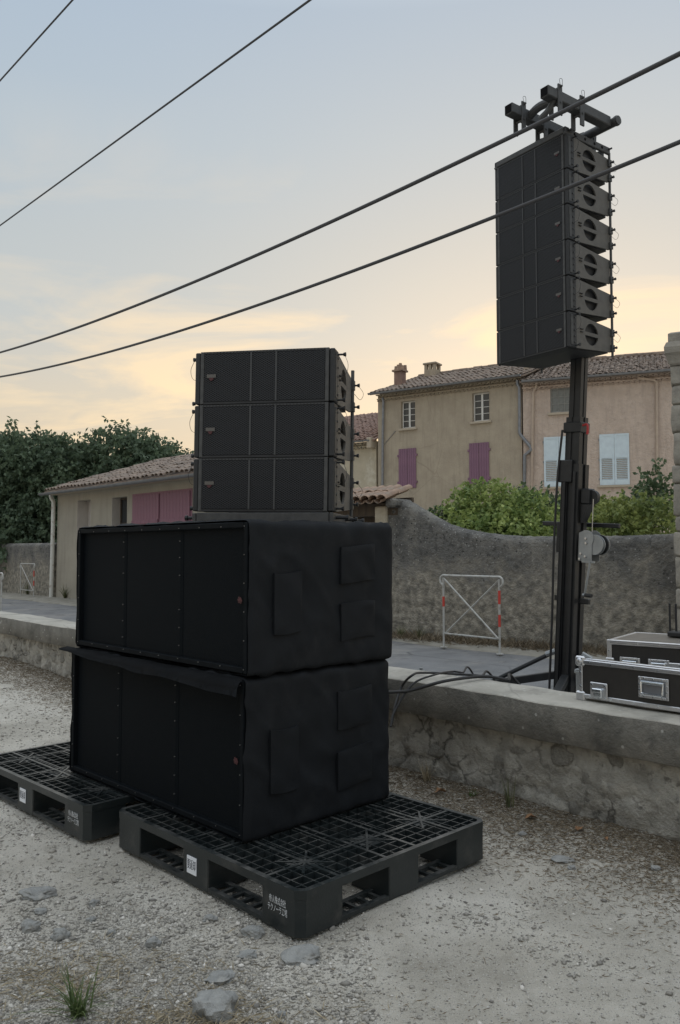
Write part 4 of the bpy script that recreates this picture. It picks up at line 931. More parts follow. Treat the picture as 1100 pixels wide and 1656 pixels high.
# ================================================================== PALLETS
PANG = R(44.3)
def plain_text(body, size, m, name, parent, loc, rot, align='CENTER', label=None, ext=.0006):
    cu = bpy.data.curves.new(name, 'FONT'); cu.body = body; cu.size = size; cu.align_x = align; cu.align_y = 'CENTER'; cu.extrude = ext; cu.space_line = 1.05
    tmp = bpy.data.objects.new(name, cu); C.objects.link(tmp)
    dg = bpy.context.evaluated_depsgraph_get(); me = bpy.data.meshes.new_from_object(tmp.evaluated_get(dg)); me.name = name
    bpy.data.objects.remove(tmp); bpy.data.curves.remove(cu); me.materials.clear(); me.materials.append(MATS[m])
    o = link(name, me, parent, loc, rot)
    if label: o['label'] = label
    return o
def make_pallet():
    # local: x = short side (1.04) going right from the near corner, y = long side (1.20) going left, z up
    LX, LY, HT = 1.065, 1.235, .158
    t = thing('plastic_pallet', 'x', 'pallet', (0, 0, 0), 0, 'black plastic pallets under the subwoofers')
    r = .006
    d = MB(); z0, z1 = .128, HT
    # top deck: rims, ribs and diagonals moulded in one piece
    w = .022; c = .03
    rim = [(c, 0), (LX - c, 0), (LX, c), (LX, LY - c), (LX - c, LY), (c, LY), (0, LY - c), (0, c)]
    inner = [(c + .008, w), (LX - c - .008, w), (LX - w, c + .008), (LX - w, LY - c - .008), (LX - c - .008, LY - w), (c + .008, LY - w), (w, LY - c - .008), (w, c + .008)]
    n = 8; v = [(*p, z1) for p in rim] + [(*p, z1) for p in inner] + [(*p, z0) for p in rim] + [(*p, z0) for p in inner]
    f = []
    for i in range(n):
        j = (i + 1) % n; f += [(i, j, n + j, n + i), (2 * n + i, 3 * n + i, 3 * n + j, 2 * n + j), (i, 2 * n + i, 2 * n + j, j), (n + i, n + j, 3 * n + j, 3 * n + i)]
    d.add(v, f)
    hz = z1 - .0015
    xl = list(np.linspace(.0, LX, 20))[1:-1]; yl = list(np.linspace(0, LY, 23))[1:-1]
    for x in xl: d.box(x - .0022, x + .0022, w * .5, LY - w * .5, z0 + .002, hz - .001)
    for y in yl: d.box(w * .5, LX - w * .5, y - .0022, y + .0022, z0 + .004, hz - .002)
    for x in (.20, LX / 2 - .085, LX / 2 + .085, LX - .20): d.box(x - .007, x + .007, w * .5, LY - w * .5, z0 - .004, hz + .0008)
    for y in (.20, LY / 2 - .085, LY / 2 + .085, LY - .20): d.box(w * .5, LX - w * .5, y - .007, y + .007, z0 - .003, hz + .0002)
    for x in (.235, LX / 2 - .12, LX / 2 + .12, LX - .235): d.box(x - .004, x + .004, .2, LY - .2, z0 - .006, hz + .0005)
    for cx_, cy_ in ((.20, .20), (LX - .2, .2), (.2, LY - .2), (LX - .2, LY - .2), (LX / 2, LY / 2), (LX / 2, .2), (LX / 2, LY - .2), (.2, LY / 2), (LX - .2, LY / 2)):
        for s_ in (1, -1):
            M = Matrix.Translation((cx_, cy_, 0)) @ Matrix.Rotation(R(45) * s_, 4, 'Z')
            d.box(-.11, .11, -.0045, .0045, z0 - .005, hz + .0012 + .0003 * s_, 0, M)
        d.box(cx_ - .055, cx_ + .055, cy_ - .055, cy_ + .055, z0 - .002, hz - .004)
    d.build('top_deck', 'pallet_plastic', t)
    bw = .205
    for ix, (x0, x1) in enumerate(((0.002, bw), (LX / 2 - .085, LX / 2 + .085), (LX - bw, LX - .002))):
        for iy, (y0, y1) in enumerate(((.002, bw), (LY / 2 - .085, LY / 2 + .085), (LY - bw, LY - .002))):
            ch = .028
            p = [(x0, y0), (x1, y0), (x1, y1), (x0, y1)]
            q = []
            for k, (x, y) in enumerate(p):            # rounded outer corners
                cnr = (ix != 1 and iy != 1) and ((x < .01 or x > LX - .01) and (y < .01 or y > LY - .01)); e = ch if cnr else .004
                ax = e if x == x0 else -e; ay = e if y == y0 else -e
                q += [(x + ax, y), (x, y + ay)] if k in (2, 0) and False else ([(x, y + ay), (x + ax, y)] if k in (0, 2) else [(x + ax, y), (x, y + ay)])
            b = MB(); b.prism([(x, y, .002) for x, y in q], (0, 0, z0 - .002 - .001)); b.build('block', 'pallet_plastic', t)
    bd = MB(); zb = .018
    for x0, x1 in ((.004, .105), (LX / 2 - .05, LX / 2 + .05), (LX - .105, LX - .004)):
        bd.box(x0, x0 + .022, .03, LY - .03, .003, zb).box(x1 - .022, x1, .03, LY - .03, .003, zb)
        for y in np.arange(.06, LY - .03, .06): bd.box(x0 + .02, x1 - .02, y - .008, y + .008, .004, zb - .002)
    for y0, y1 in ((.004, .105), (LY / 2 - .05, LY / 2 + .05), (LY - .105, LY - .004)):
        bd.box(.03, LX - .03, y0, y0 + .022, .0035, zb + .001).box(.03, LX - .03, y1 - .022, y1, .0035, zb + .001)
        for x in np.arange(.06, LX - .03, .06): bd.box(x - .008, x + .008, y0 + .02, y1 - .02, .0045, zb - .001)
    bd.build('bottom_deck', 'pallet_plastic', t)
    # marks on the long face (x = 0), read from outside: +x of the text runs along -y
    rot = Matrix(((0, 0, -1), (-1, 0, 0), (0, 1, 0))).to_euler()
    st_ = plain_text('帝人株式会社\nテクノーラ工場', .0150, 'stencil_white', 'stencil', t, (.0005, .118, .082), rot, label='white stencilled Japanese lettering on the corner block'); st_.scale = (1, 1.85, 1)
    lb = MB().box(-.002, .0010, LY / 2 - .032 + .02, LY / 2 + .032 + .02, .044, .110).build('sticker', 'label_white', t); lb['label'] = 'white sticker with three dark Japanese characters'
    st_ = plain_text('要返却', .0195, 'label_ink', 'lettering', lb, (-.0022, LY / 2 + .02, .080), rot, ext=.0004); st_.scale = (1, 2.1, 1); st_.location.z = .077
    return t
p1 = make_pallet(); p1['label'] = 'front black plastic pallet, its near corner towards the viewer'
p1.location = (-.134, 2.752, .0); p1.rotation_euler = (0, 0, PANG)
p2 = copy_tree(p1); p2['label'] = 'rear black plastic pallet at the left edge'
p2.location = (-1.140, 3.670, .0); p2.rotation_euler = (0, 0, PANG + R(1.5))

# ================================================================== SUBWOOFERS in cloth covers
SANG = R(44.5)
UX = Vector((math.cos(SANG), math.sin(SANG), 0)); UY = Vector((-math.sin(SANG), math.cos(SANG), 0))
def cloth_box(W_, D_, H_, r=.026, res=.0165, seed=0, puff=.006):
    "soft cover: local x 0..D (right), y 0..W (left), z 0..H, its front (x=0) left open by the caller"
    bm = bmesh.new(); nx, ny, nz_ = int(D_ / res), int(W_ / res), int(H_ / res); cache = {}
    def vert(x, y, z):
        key = (round(x, 4), round(y, 4), round(z, 4))
        if key in cache: return cache[key]
        p = Vector((x, y, z)); lo = Vector((r * .3, r, r * .6)); hi = Vector((D_ - r, W_ - r, H_ - r))
        c_ = Vector([min(max(p[a], lo[a]), hi[a]) for a in range(3)]); d = p - c_
        q = c_ + d.normalized() * r if d.length > 1e-6 and d.length > r * .99 else p
        nrm = (p - Vector((D_ / 2, W_ / 2, H_ / 2))); nrm = Vector((nrm.x / D_, nrm.y / W_, nrm.z / H_)); k = max(range(3), key=lambda a: abs(nrm[a])); nv = Vector((0, 0, 0)); nv[k] = math.copysign(1, nrm[k])
        a = p * 3.1 + Vector((seed, 0, 0))
        h = puff * noise.noise(a) + .006 * noise.noise(a * 2.6) + .0035 * (1 - abs(noise.noise(Vector((p.x * 9 + p.z * 6 + seed, p.y * 7, p.z * 3)))) * 2)
        fold = noise.noise(Vector((p.x * 5.5 + p.z * 3.2 + seed, p.y * 5.5 - p.z * 2.4, p.z * 1.3 + p.x * 1.5)))
        h += .011 * max(0, 1 - abs(fold) * 7) * (.4 + .6 * abs(noise.noise(a * 1.7)))
        e = max(0, 1 - min(p.z, H_ - p.z) / .10)
        h += .010 * e * noise.noise(Vector((p.x * 15, p.y * 15, p.z * 5 + seed)))
        v = bm.verts.new(q + nv * h); cache[key] = v; return v
    def face(fn, na, nb):
        for i in range(na):
            for j in range(nb):
                q = [fn(i / na, j / nb), fn((i + 1) / na, j / nb), fn((i + 1) / na, (j + 1) / nb), fn(i / na, (j + 1) / nb)]
                try: bm.faces.new([vert(*p) for p in q])
                except ValueError: pass
    face(lambda a, b_: (a * D_, 0, b_ * H_), nx, nz_); face(lambda a, b_: (a * D_, W_, b_ * H_), nx, nz_)
    face(lambda a, b_: (D_, a * W_, b_ * H_), ny, nz_); face(lambda a, b_: (a * D_, b_ * W_, H_), nx, ny); face(lambda a, b_: (a * D_, b_ * W_, 0), nx, ny)
    bmesh.ops.recalc_face_normals(bm, faces=bm.faces[:])
    me = bpy.data.meshes.new('cover'); bm.to_mesh(me); bm.free(); me.materials.append(MATS['cover_cloth']); me.shade_smooth(); return me
def pocket(parent, x0, x1, z0, z1, seed, y=-.002):
    "sewn flap on the end face (y = 0), slightly slack"
    bm = bmesh.new(); n, m_ = 14, 12; g = []
    for j in range(m_ + 1):
        row = []
        for i in range(n + 1):
            u, v = i / n, j / m_; x = x0 + (x1 - x0) * u; z = z0 + (z1 - z0) * v + .008 * math.sin(u * 3 + seed)
            bul = .004 * math.sin(math.pi * u) ** .5 * math.sin(math.pi * v) ** .5 + .008 * noise.noise(Vector((x * 9 + z * 8, z * 5, seed)))
            edge = 0 if (i in (0, n) or j in (0, m_)) else 1
            row.append(bm.verts.new((x, y - .0105 - bul * edge, z)))
        g.append(row)
    for j in range(m_):
        for i in range(n): bm.faces.new((g[j][i], g[j][i + 1], g[j + 1][i + 1], g[j + 1][i]))
    r_ = bmesh.ops.extrude_edge_only(bm, edges=[e for e in bm.edges if e.is_boundary])
    for v in [q for q in r_['geom'] if isinstance(q, bmesh.types.BMVert)]: v.co.y += .035
    bmesh.ops.recalc_face_normals(bm, faces=bm.faces[:])
    me = bpy.data.meshes.new('pocket'); bm.to_mesh(me); bm.free(); me.materials.append(MATS['cover_cloth']); me.shade_smooth(); me.set_sharp_from_angle(angle=R(50))
    return link('pocket', me, parent)
def subwoofer(label, pos, rz, seed, W_=1.478, D_=.855, H_=.62, lower=False):
    t = thing('subwoofer', label, 'subwoofer', pos, rz, 'covered subwoofers')
    link('cover', cloth_box(W_, D_, H_, seed=seed), t)
    f = MB(); fw = .024; x = -.004                      # front face is x = 0, looking to -x
    y0, y1, z0, z1 = .010, W_ - .012, .008, H_ - .008
    f.box(x, x + .05, y0, y0 + fw, z0, z1, .003).box(x, x + .05, y1 - fw, y1, z0, z1, .003).box(x, x + .05, y0 + fw, y1 - fw, z1 - fw, z1, .003).box(x, x + .05, y0 + fw, y1 - fw, z0, z0 + fw, .003)
    f.build('frame', 'sub_frame', t)
    g = MB().box(0, y1 - y0 - 2 * fw, .012, .02, 0, z1 - z0 - 2 * fw).build('grille', 'sub_mesh', t)
    g.location = (.012 - .005, y1 - fw, z0 + fw); g.rotation_euler = (0, 0, R(-90))     # its own x along the width so the holes lie in the sheet
    for k, yy in enumerate((W_ * .345, W_ * .68)):
        MB().box(.0178, .0245, yy - .012, yy + .012, z0 + fw, z1 - fw).build('brace', 'grille_brace', t)
    sc = MB().cyl((-.0070, 0, 0), (-.0015, 0, 0), .0024, n=6).mesh('screw', 'screw')
    pts = [(y0 + .017 + (y1 - y0 - .034) * i / 9, z) for i in range(10) for z in (z0 + .017, z1 - .017)] + [(y, z0 + .017 + (z1 - z0 - .034) * i / 5) for i in range(1, 5) for y in (y0 + .017, y1 - .017)]
    pts += [(yy, z0 + (z1 - z0) * k) for yy in (W_ * .345, W_ * .68) for k in (.12, .25, .38, .63, .76, .88)]
    for y, z in pts:
        xx = .011 if (y0 + fw < y < y1 - fw and z0 + fw < z < z1 - fw) else 0
        link('screw', sc, t, (xx, y, z))
    lg = MB(); cy_, cz_ = y0 + fw + .035, H_ * .48     # small red emblem: slanted strokes inside the right edge
    for dy, dz, a, l_ in ((0, 0, 62, .030), (.008, -.003, 62, .018), (-.008, .003, 62, .018), (0, -.008, 5, .022)):
        M = Matrix.Translation((.006, cy_ + dy, cz_ + dz)) @ Matrix.Rotation(R(a), 4, 'X'); lg.box(-.001, .001, -l_ / 2, l_ / 2, -.0032, .0032, 0, M)
    lg.build('emblem', 'badge_red', t)
    pocket(t, .12, .27, H_ * .26, H_ * .66, seed + 1); pocket(t, .50, .715, H_ * .58, H_ * .84, seed + 2); pocket(t, .50, .715, H_ * .17, H_ * .43, seed + 3)
    if lower:                                          # slack edge of the cover hanging over the front
        bm = bmesh.new(); n = 60; rows = []
        for j in range(5):
            row = []
            for i in range(n + 1):
                u = i / n; y = -.02 + (W_ + .05) * u; v = j / 4
                hang = .012 + .055 * (1 - u) ** .7 + .012 * nn(u * 7, 0, 2)
                row.append(bm.verts.new((-.012 - .05 * math.sin(v * 1.6) - .010 * nn(u * 9, v, 1) * v, y, H_ + .008 - hang * v * v + .006 * nn(u * 5, v, 7))))
            rows.append(row)
        for j in range(4):
            for i in range(n): bm.faces.new((rows[j][i], rows[j][i + 1], rows[j + 1][i + 1], rows[j + 1][i]))
        bmesh.ops.solidify(bm, geom=bm.faces[:], thickness=.004); bmesh.ops.recalc_face_normals(bm, faces=bm.faces[:])
        me = bpy.data.meshes.new('flap'); bm.to_mesh(me); bm.free(); me.materials.append(MATS['cover_cloth']); me.shade_smooth(); link('flap', me, t)
    return t
P = atz(396, 1366, .157)
subwoofer('lower covered subwoofer standing across the two pallets', (P.x, P.y, .162), SANG, 2, lower=True, H_=.635)
subwoofer('upper covered subwoofer with smooth cloth sides below the stacked speakers', (P.x + .012, P.y + .0, .808), SANG + R(-.3), 9, H_=.622)

# ================================================================== LINE ARRAY BOXES
BW, BH, BD = .692, .2585, .52
def make_box():
    # local: x to the viewer's right along the front, y backwards, z up; origin = front bottom centre
    t = thing('array_speaker', 'x', 'speaker'); h = BH - .0035; w = BW / 2; yb = BD; rt = .042   # rt: how far the top drops to the back
    c = MB(); wi = w - .055
    sec = [(.012, wi + .02, 0, h), (.10, wi + .02, 0, h), (yb - .03, wi + .012, rt * .75, h - rt), (yb, wi + .0, rt * .85, h - rt * 1.1)]
    rings = [[(-a, y, z0), (a, y, z0), (a, y, z1), (-a, y, z1)] for y, a, z0, z1 in sec]; c.add(*loft(rings)); c.build('cabinet', 'box_black', t)
    g = MB().box(-w + .045, w - .045, .0, .014, .010, h - .010, .003).build('grille', 'array_mesh', t)
    for x in (-.062, .062): MB().box(x - .0042, x + .0042, -.0035, .004, .010, h - .010).build('grille_strip', 'grille_strip', t)
    f = MB()
    f.box(-w + .028, w - .028, .001, .02, 0, .0098).box(-w + .028, w - .028, .001, .02, h - .0098, h); f.build('grille_frame', 'box_black', t)
    for k in range(24):
        pass
    d = MB()
    for k in range(36): xx = -w + .055 + (BW - .11) * k / 35; d.box(xx - .0045, xx + .0045, -.0006, .002, h - .0085, h - .003)
    d.build('vent_row', 'grille_strip', t)
    bg = MB().box(-w + .062, -w + .108, -.004, .001, h * .50, h * .565).build('badge', 'badge_grey', t)
    MB().add([(-w + .072, -.0045, h * .5 - .001), (-w + .098, -.0045, h * .5 - .001), (-w + .090, -.0045, h * .5 - .014), (-w + .080, -.0045, h * .5 - .014), (-w + .072, .001, h * .5 - .001), (-w + .098, .001, h * .5 - .001), (-w + .090, .001, h * .5 - .014), (-w + .080, .001, h * .5 - .014)],
             [(0, 1, 2, 3), (0, 4, 5, 1), (1, 5, 6, 2), (2, 6, 7, 3), (3, 7, 4, 0)]).build('emblem', 'badge_red', bg)
    for s_ in (-1, 1):
        MB().box(s_ * (w - .028), s_ * (w - .046), -.002, .03, .0, h, .003).build('edge_trim', 'rig_grey', t)
        fr = MB(); fr.box(s_ * (w - .026), s_ * w, .004, .088, .002, h - .002, .004); q = fr.build('front_rig', 'box_black', t)
        r_ = MB(); r_.box(s_ * (w - .004), s_ * (w + .003), .020, .046, .02, h - .02)
        for z in np.linspace(.04, h - .04, 5): r_.cyl((s_ * (w + .002), .064, z), (s_ * (w + .006), .064, z), .006, n=8)
        r_.build('hole_strip', 'rig_grey', q)
        # side plate with a round grip opening crossed by a bar
        bm = bmesh.new(); E = []
        poly = [(.09, .004), (yb - .015, rt * .80), (yb - .015, h - rt * 1.02), (.09, h - .004)]
        def loop(pp):
            vs = [bm.verts.new((0, y, z)) for y, z in pp]
            return [bm.edges.new((vs[k], vs[(k + 1) % len(vs)])) for k in range(len(vs))]
        E += loop(poly); cy_, cz_, rad = .27, h * .5, .080; bar = .013
        a0 = math.asin(bar / rad)
        for up in (1, -1): E += loop([(cy_ + rad * math.cos(a), cz_ + up * rad * math.sin(a)) for a in np.linspace(a0, math.pi - a0, 12)])
        bmesh.ops.triangle_fill(bm, use_beauty=True, edges=E)
        r2 = bmesh.ops.extrude_face_region(bm, geom=bm.faces[:])
        for v in [q_ for q_ in r2['geom'] if isinstance(q_, bmesh.types.BMVert)]: v.co.x -= .012
        for v in bm.verts:
            tt = (v.co.y - .09) / (yb - .105); v.co.x = s_ * (w - .006 - .010 * tt + v.co.x)
        bmesh.ops.recalc_face_normals(bm, faces=bm.faces[:]); me = bpy.data.meshes.new('side_plate'); bm.to_mesh(me); bm.free(); me.materials.append(MATS['side_panel']); sp = link('side_plate', me, t)
        MB().box(s_ * (w - .046), s_ * (w - .041), cy_ - .1, cy_ + .1, cz_ - .092, cz_ + .092).build('grip_recess', 'void_black', sp)
        MB().box(s_ * (w - .014), s_ * (w + .002), .13, .165, h * .5 + .020, h * .5 + .024).box(s_ * (w - .014), s_ * (w + .002), .13, .165, h * .5 - .0, h * .5 + .003).build('latch', 'box_black', sp)
        xr = s_ * (w - .012); yr = yb - .004
        rod = MB().cyl((xr, yr, -.0), (xr, yr, BH), .0095, n=8); rod.box(xr - .012, xr + .012, yr - .02, yr + .014, rt * .9, rt * .9 + .05).box(xr - .012, xr + .012, yr - .02, yr + .014, h - rt - .06, h - rt - .01).build('rear_rod', 'rig_grey', t)
        for y, z in ((yr, rt * .9 + .025), (yr, h - rt - .035), (.075, .018), (.075, h - .018)):
            p = MB().cyl((xr if y > .2 else s_ * w, y, z), ((xr if y > .2 else s_ * w) + s_ * .028, y, z), .005, n=8); e = (xr if y > .2 else s_ * w) + s_ * .026
            p.cyl((e, y, z), (e + s_ * .012, y, z), .0085, .011, 8); p.build('lock_pin', 'box_black', t, smooth=True)
        # lanyards of the pins
        x1 = s_ * (w + .032)
        MB().tube(spline([(x1, .075, h - .02), (x1 + s_ * .018, .07, h - .07), (x1 + s_ * .006, .07, h - .115), (s_ * w, .075, h - .125)], 5), .0012, 4).build('lanyard', 'box_black', t)
        MB().tube(spline([(xr + s_ * .03, yr, h - rt - .035), (xr + s_ * .055, yr + .02, h - rt - .075), (xr + s_ * .04, yr + .01, h - rt - .11), (xr + s_ * .01, yr, h - rt - .08)], 5), .0012, 4).build('lanyard', 'box_black', t)
    bm = MB(); bm.tube(spline([(.12, yb - .01, .05), (.12, yb + .03, .05), (.12, yb + .03, .12), (.12, yb - .01, .12)], 4), .007, 6); bm.build('rear_handle', 'box_black', t)
    return t
proto = make_box()
hung = at(915.5, 203, 5.6); hb = at(803.5, 262.5, 6.14); hx = (hung.xy - hb.xy).normalized(); HANG = math.atan2(hx.y, hx.x)
hx3 = Vector((hx.x, hx.y, 0)); hy3 = Vector((-hx.y, hx.x, 0))
top_z = hung.z - .045
order = ['topmost', 'second', 'third', 'fourth', 'fifth', 'lowest']
lab = ['topmost of the six black line array speakers hung from the tower', 'second from top of the six black speakers hung from the tower', 'third from top of the six black speakers hung from the tower',
       'fourth from top of the six black speakers hung from the tower', 'fifth from top, next to lowest of the black speakers hung from tower', 'lowest of the six black line array speakers hung from the tower']
for k in range(6):
    o = proto if k == 0 else copy_tree(proto)
    c_ = hung.xy.to_3d() - hx3 * (BW / 2)
    o.location = (c_.x, c_.y, top_z - BH * (k + 1)); o.rotation_euler = (0, 0, HANG); o['label'] = lab[k]; o['group'] = 'line array speakers hung from the tower'
    for ch in o.children:                      # in the hanging row the boxes are mounted with the badge at the other end
        if ch.name.startswith('badge'): ch.location = (BW - .17, 0, 0)
sr = at(538.5, 826, 3.72); SA = R(-11.5); sxv = Vector((math.cos(SA), math.sin(SA), 0)); sc_ = Vector((sr.x, sr.y, 0)) - sxv * (BW / 2)
lab = ['top one of the three black speakers stacked on the subwoofers', 'middle one of the three black speakers stacked on the subwoofers', 'bottom one of the three black speakers stacked on the subwoofers']
LEAN = .0125
for k in range(3):
    o = copy_tree(proto); z = sr.z + BH * (2 - k)
    for ch in o.children:
        if ch.name.startswith('badge'): ch.location = (0, 0, 0)
    o.location = (sc_.x + math.sin(LEAN) * (z - sr.z), sc_.y, z); o.rotation_euler = (0, LEAN, SA); o['label'] = lab[k]; o['group'] = 'line array speakers stacked on the subwoofers'
# frame under the stack
zt = sr.z - 1.438
fr = thing('stacking_frame', 'dark flat steel frame between the stacked speakers and the subwoofer', 'frame', (sc_.x, sc_.y, 1.438), 0, rot=(0, LEAN * .5, SA))
for y in (.0, BD - .04): MB().box(-BW / 2 + .02, BW / 2 - .02, y, y + .035, .0, zt - .004, .004).build('cross_bar', 'rig_grey', fr)
for s_ in (-1, 1):
    MB().box(s_ * (BW / 2 - .018), s_ * (BW / 2 - .0), .0, BD, .0, zt - .006, .003).build('side_rail', 'rig_grey', fr)
    for y in (.07, .30, BD - .03):
        MB().cyl((s_ * BW / 2, y, zt * .5), (s_ * (BW / 2 + .05), y, zt * .5), .008, n=8).cyl((s_ * (BW / 2 + .05), y, zt * .5), (s_ * (BW / 2 + .062), y, zt * .5), .013, n=8).build('lock_pin', 'box_black', fr)

# ================================================================== FLYING FRAME on top of the hanging row
fb = thing('flying_frame', 'grey steel flying frame bolted on top of the hanging speakers', 'frame', (hung - hx3 * (BW / 2)).to_tuple()[:2] + (top_z + .0,), HANG)
MB().box(-BW / 2 + .004, BW / 2 - .004, -.004, .045, .002, .046, .005).build('front_bar', 'rig_grey', fb)
MB().box(-BW / 2 + .05, BW / 2 - .05, BD - .05, BD - .01, -.02, .030, .005).build('rear_bar', 'rig_grey', fb)
for s_ in (-1, 1):
    x = s_ * (BW / 2 - .016)
    b = MB(); b.box(x - .012, x + .012, -.004, BD, -.012, .040, .004); sr_ = b.build('side_rail', 'rig_grey', fb)
    for y in (.10, .22, .33, .42): MB().cyl((x + s_ * .0115, y, .014), (x + s_ * .0135, y, .014), .011, n=10).build('rail_hole', 'void_black', sr_)
    for y in (.03, BD - .02): MB().cyl((x, y, .02), (x + s_ * .04, y, .02), .007, n=8).build('lock_pin', 'box_black', fb)
for x in (-.13, .13): MB().box(x - .015, x + .015, .02, BD - .03, .006, .036, .004).build('centre_beam', 'rig_grey', fb)
# ================================================================== LIFTING TOWER
mb_ = at(911, 893, 6.22); MZ = -.066; MA = math.atan2(SE.y, SE.x)
ms = thing('lifting_tower', 'black telescopic lifting tower with hand winch standing behind the low wall', 'lifting tower', (mb_.x, mb_.y, MZ), rot=(0, R(3.3), MA))
def prof_tube(a, z0, z1, slot=.25, dpt=.012):
    "square profile with a groove in each face"
    h = a / 2; s_ = a * slot / 2; p = [(-h, -h), (-s_, -h), (-s_, -h + dpt), (s_, -h + dpt), (s_, -h), (h, -h), (h, -s_), (h - dpt, -s_), (h - dpt, s_), (h, s_), (h, h), (s_, h), (s_, h - dpt), (-s_, h - dpt), (-s_, h), (-h, h), (-h, s_), (-h + dpt, s_), (-h + dpt, -s_), (-h, -s_)]
    return MB().prism([(x, y, z0) for x, y in p], (0, 0, z1 - z0))
prof_tube(.146, .02, 2.04, .30, .014).build('outer_mast', 'mast_black', ms)
b = MB()
for x, y in ((-.042, -.078), (.042, -.078), (-.078, .04), (-.078, -.042)): b.box(x - .011, x + .011, y - .011, y + .011, .05, 1.98, .002)
b.build('stiffener', 'mast_black', ms)['kind'] = 'stuff'
MB().box(-.092, .02, -.092, -.02, 1.90, 2.07, .005).build('mast_head', 'mast_black', ms)
prof_tube(.118, 1.9, 2.40, .2, .008).build('middle_mast', 'mast_black', ms)
MB().box(-.078, .070, -.070, .070, 2.28, 2.36, .006).build('collar', 'mast_black', ms)
TOPZ = top_z + .22
prof_tube(.094, 2.38, TOPZ - MZ, .18, .006).build('inner_mast', 'mast_black', ms)
MB().tube(spline([(.078, -.05, 2.33), (.115, -.055, 2.335), (.125, -.058, 2.31), (.125, -.06, 2.26)], 4), .009, 6).build('lock_lever', 'pin_red', ms)
# pulley head and winch on the right face
b = MB(); b.box(.075, .15, -.05, .05, 1.735, 1.855, .01); b.prism([(.08, -.045, 1.735), (.15, -.045, 1.735), (.085, -.045, 1.595)], (0, .09, 0)); b.build('pulley_bracket', 'mast_black', ms)
MB().cyl((.15, -.02, 1.79), (.15, .02, 1.79), .055, n=18).build('pulley', 'mast_black', ms, smooth=True)
MB().cyl((.185, -.045, 1.775), (.185, -.045, 1.525), .0025, n=5).build('winch_cable', 'steel', ms)
wn_ = MB()
pl = [(.086, 1.31), (.086, 1.52)] + [(.145 + .062 * math.cos(a), 1.48 + .062 * math.sin(a)) for a in np.linspace(R(125), R(-35), 10)] + [(.196, 1.405), (.196, 1.31)]
wn_.prism([(x, -.060, z) for x, z in pl], (0, .004, 0)).prism([(x, .055, z) for x, z in pl], (0, .004, 0)).box(.084, .090, -.06, .058, 1.31, 1.475)
w_ = wn_.build('winch', 'galv', ms)
dr = MB(); dr.cyl((.205, -.052, 1.435), (.205, .052, 1.435), .055, n=20); dr.build('drum', 'steel', w_, smooth=True)
for y in (-.05, -.02, .03, .05): MB().cyl((.205, y - .004, 1.435), (.205, y + .004, 1.435), .076, n=24).build('drum_flange', 'mast_black' if y in (.03,) else 'galv', w_, smooth=True)
bo = MB()
for x, z in ((.145, 1.48), (.148, 1.445), (.108, 1.365), (.145, 1.345), (.10, 1.325)): bo.cyl((x, -.060, z), (x, -.070, z), .009, n=6)
bo.build('bolt', 'steel', w_)
MB().box(.13, .235, -.085, -.075, 1.3, 1.315).build('crank_plate', 'galv', w_)
b = MB(); b.cyl((.20, -.085, 1.31), (.165, -.085, 1.06), .008, n=8); b.cyl((.15, -.085, 1.06), (.18, -.085, 1.06), .012, n=8); cr_ = b.build('crank_arm', 'galv', w_, smooth=True)
MB().cyl((.175, -.09, 1.06), (.235, -.11, 1.06), .014, n=10).build('crank_grip', 'rubber', cr_, smooth=True)
MB().box(-.13, -.09, -.02, .02, .99, 1.03).box(.086, .165, -.03, .01, .985, 1.025, .006).build('clamp_bar', 'mast_black', ms)
MB().box(-.36, .30, .13, .17, 1.565, 1.60, .006).build('spreader_bar', 'mast_black', ms)
MB().box(-.20, -.10, .085, .129, 1.36, 1.60, .006).build('spreader_bracket', 'mast_black', ms)
MB().tube(spline([(-.07, -.09, 2.30), (-.09, -.10, 1.95), (-.098, -.10, 1.6), (-.100, -.10, 1.3), (-.095, -.098, .9), (-.095, -.098, .2)], 6), .009, 6).build('tower_cable', 'rubber', ms, smooth=True)
for k, (ax, ay) in enumerate(((-1, -.35), (-.35, 1), (1, .35), (.35, -1))):
    d = Vector((ax, ay, 0)).normalized()
    l_ = MB(); l_.box(-.028, .028, .0, 1.15, -.028, .028, .004, Matrix.Translation((d.x * .09, d.y * .09, .42)) @ Matrix.Rotation(math.atan2(-d.x, d.y), 4, 'Z') @ Matrix.Rotation(R(-15), 4, 'X')); lg = l_.build('outrigger', 'mast_black', ms)
    e = d * 1.2; MB().cyl((e.x, e.y, .004), (e.x, e.y, .03), .06, n=14).cyl((e.x, e.y, .03), (e.x, e.y, .34), .014, n=8).build('foot', 'galv', lg)
    if k == 3: continue
    b = MB(); b.cyl(d * .10 + Vector((0, 0, .60)), d * .62 + Vector((0, 0, .285)), .017, n=8); b.build('brace', 'mast_black', lg, smooth=True)
    MB().cyl(d * .10 + Vector((0, 0, .60)), d * .17 + Vector((0, 0, .567)), .022, n=8).build('brace_end', 'galv', lg, smooth=True)
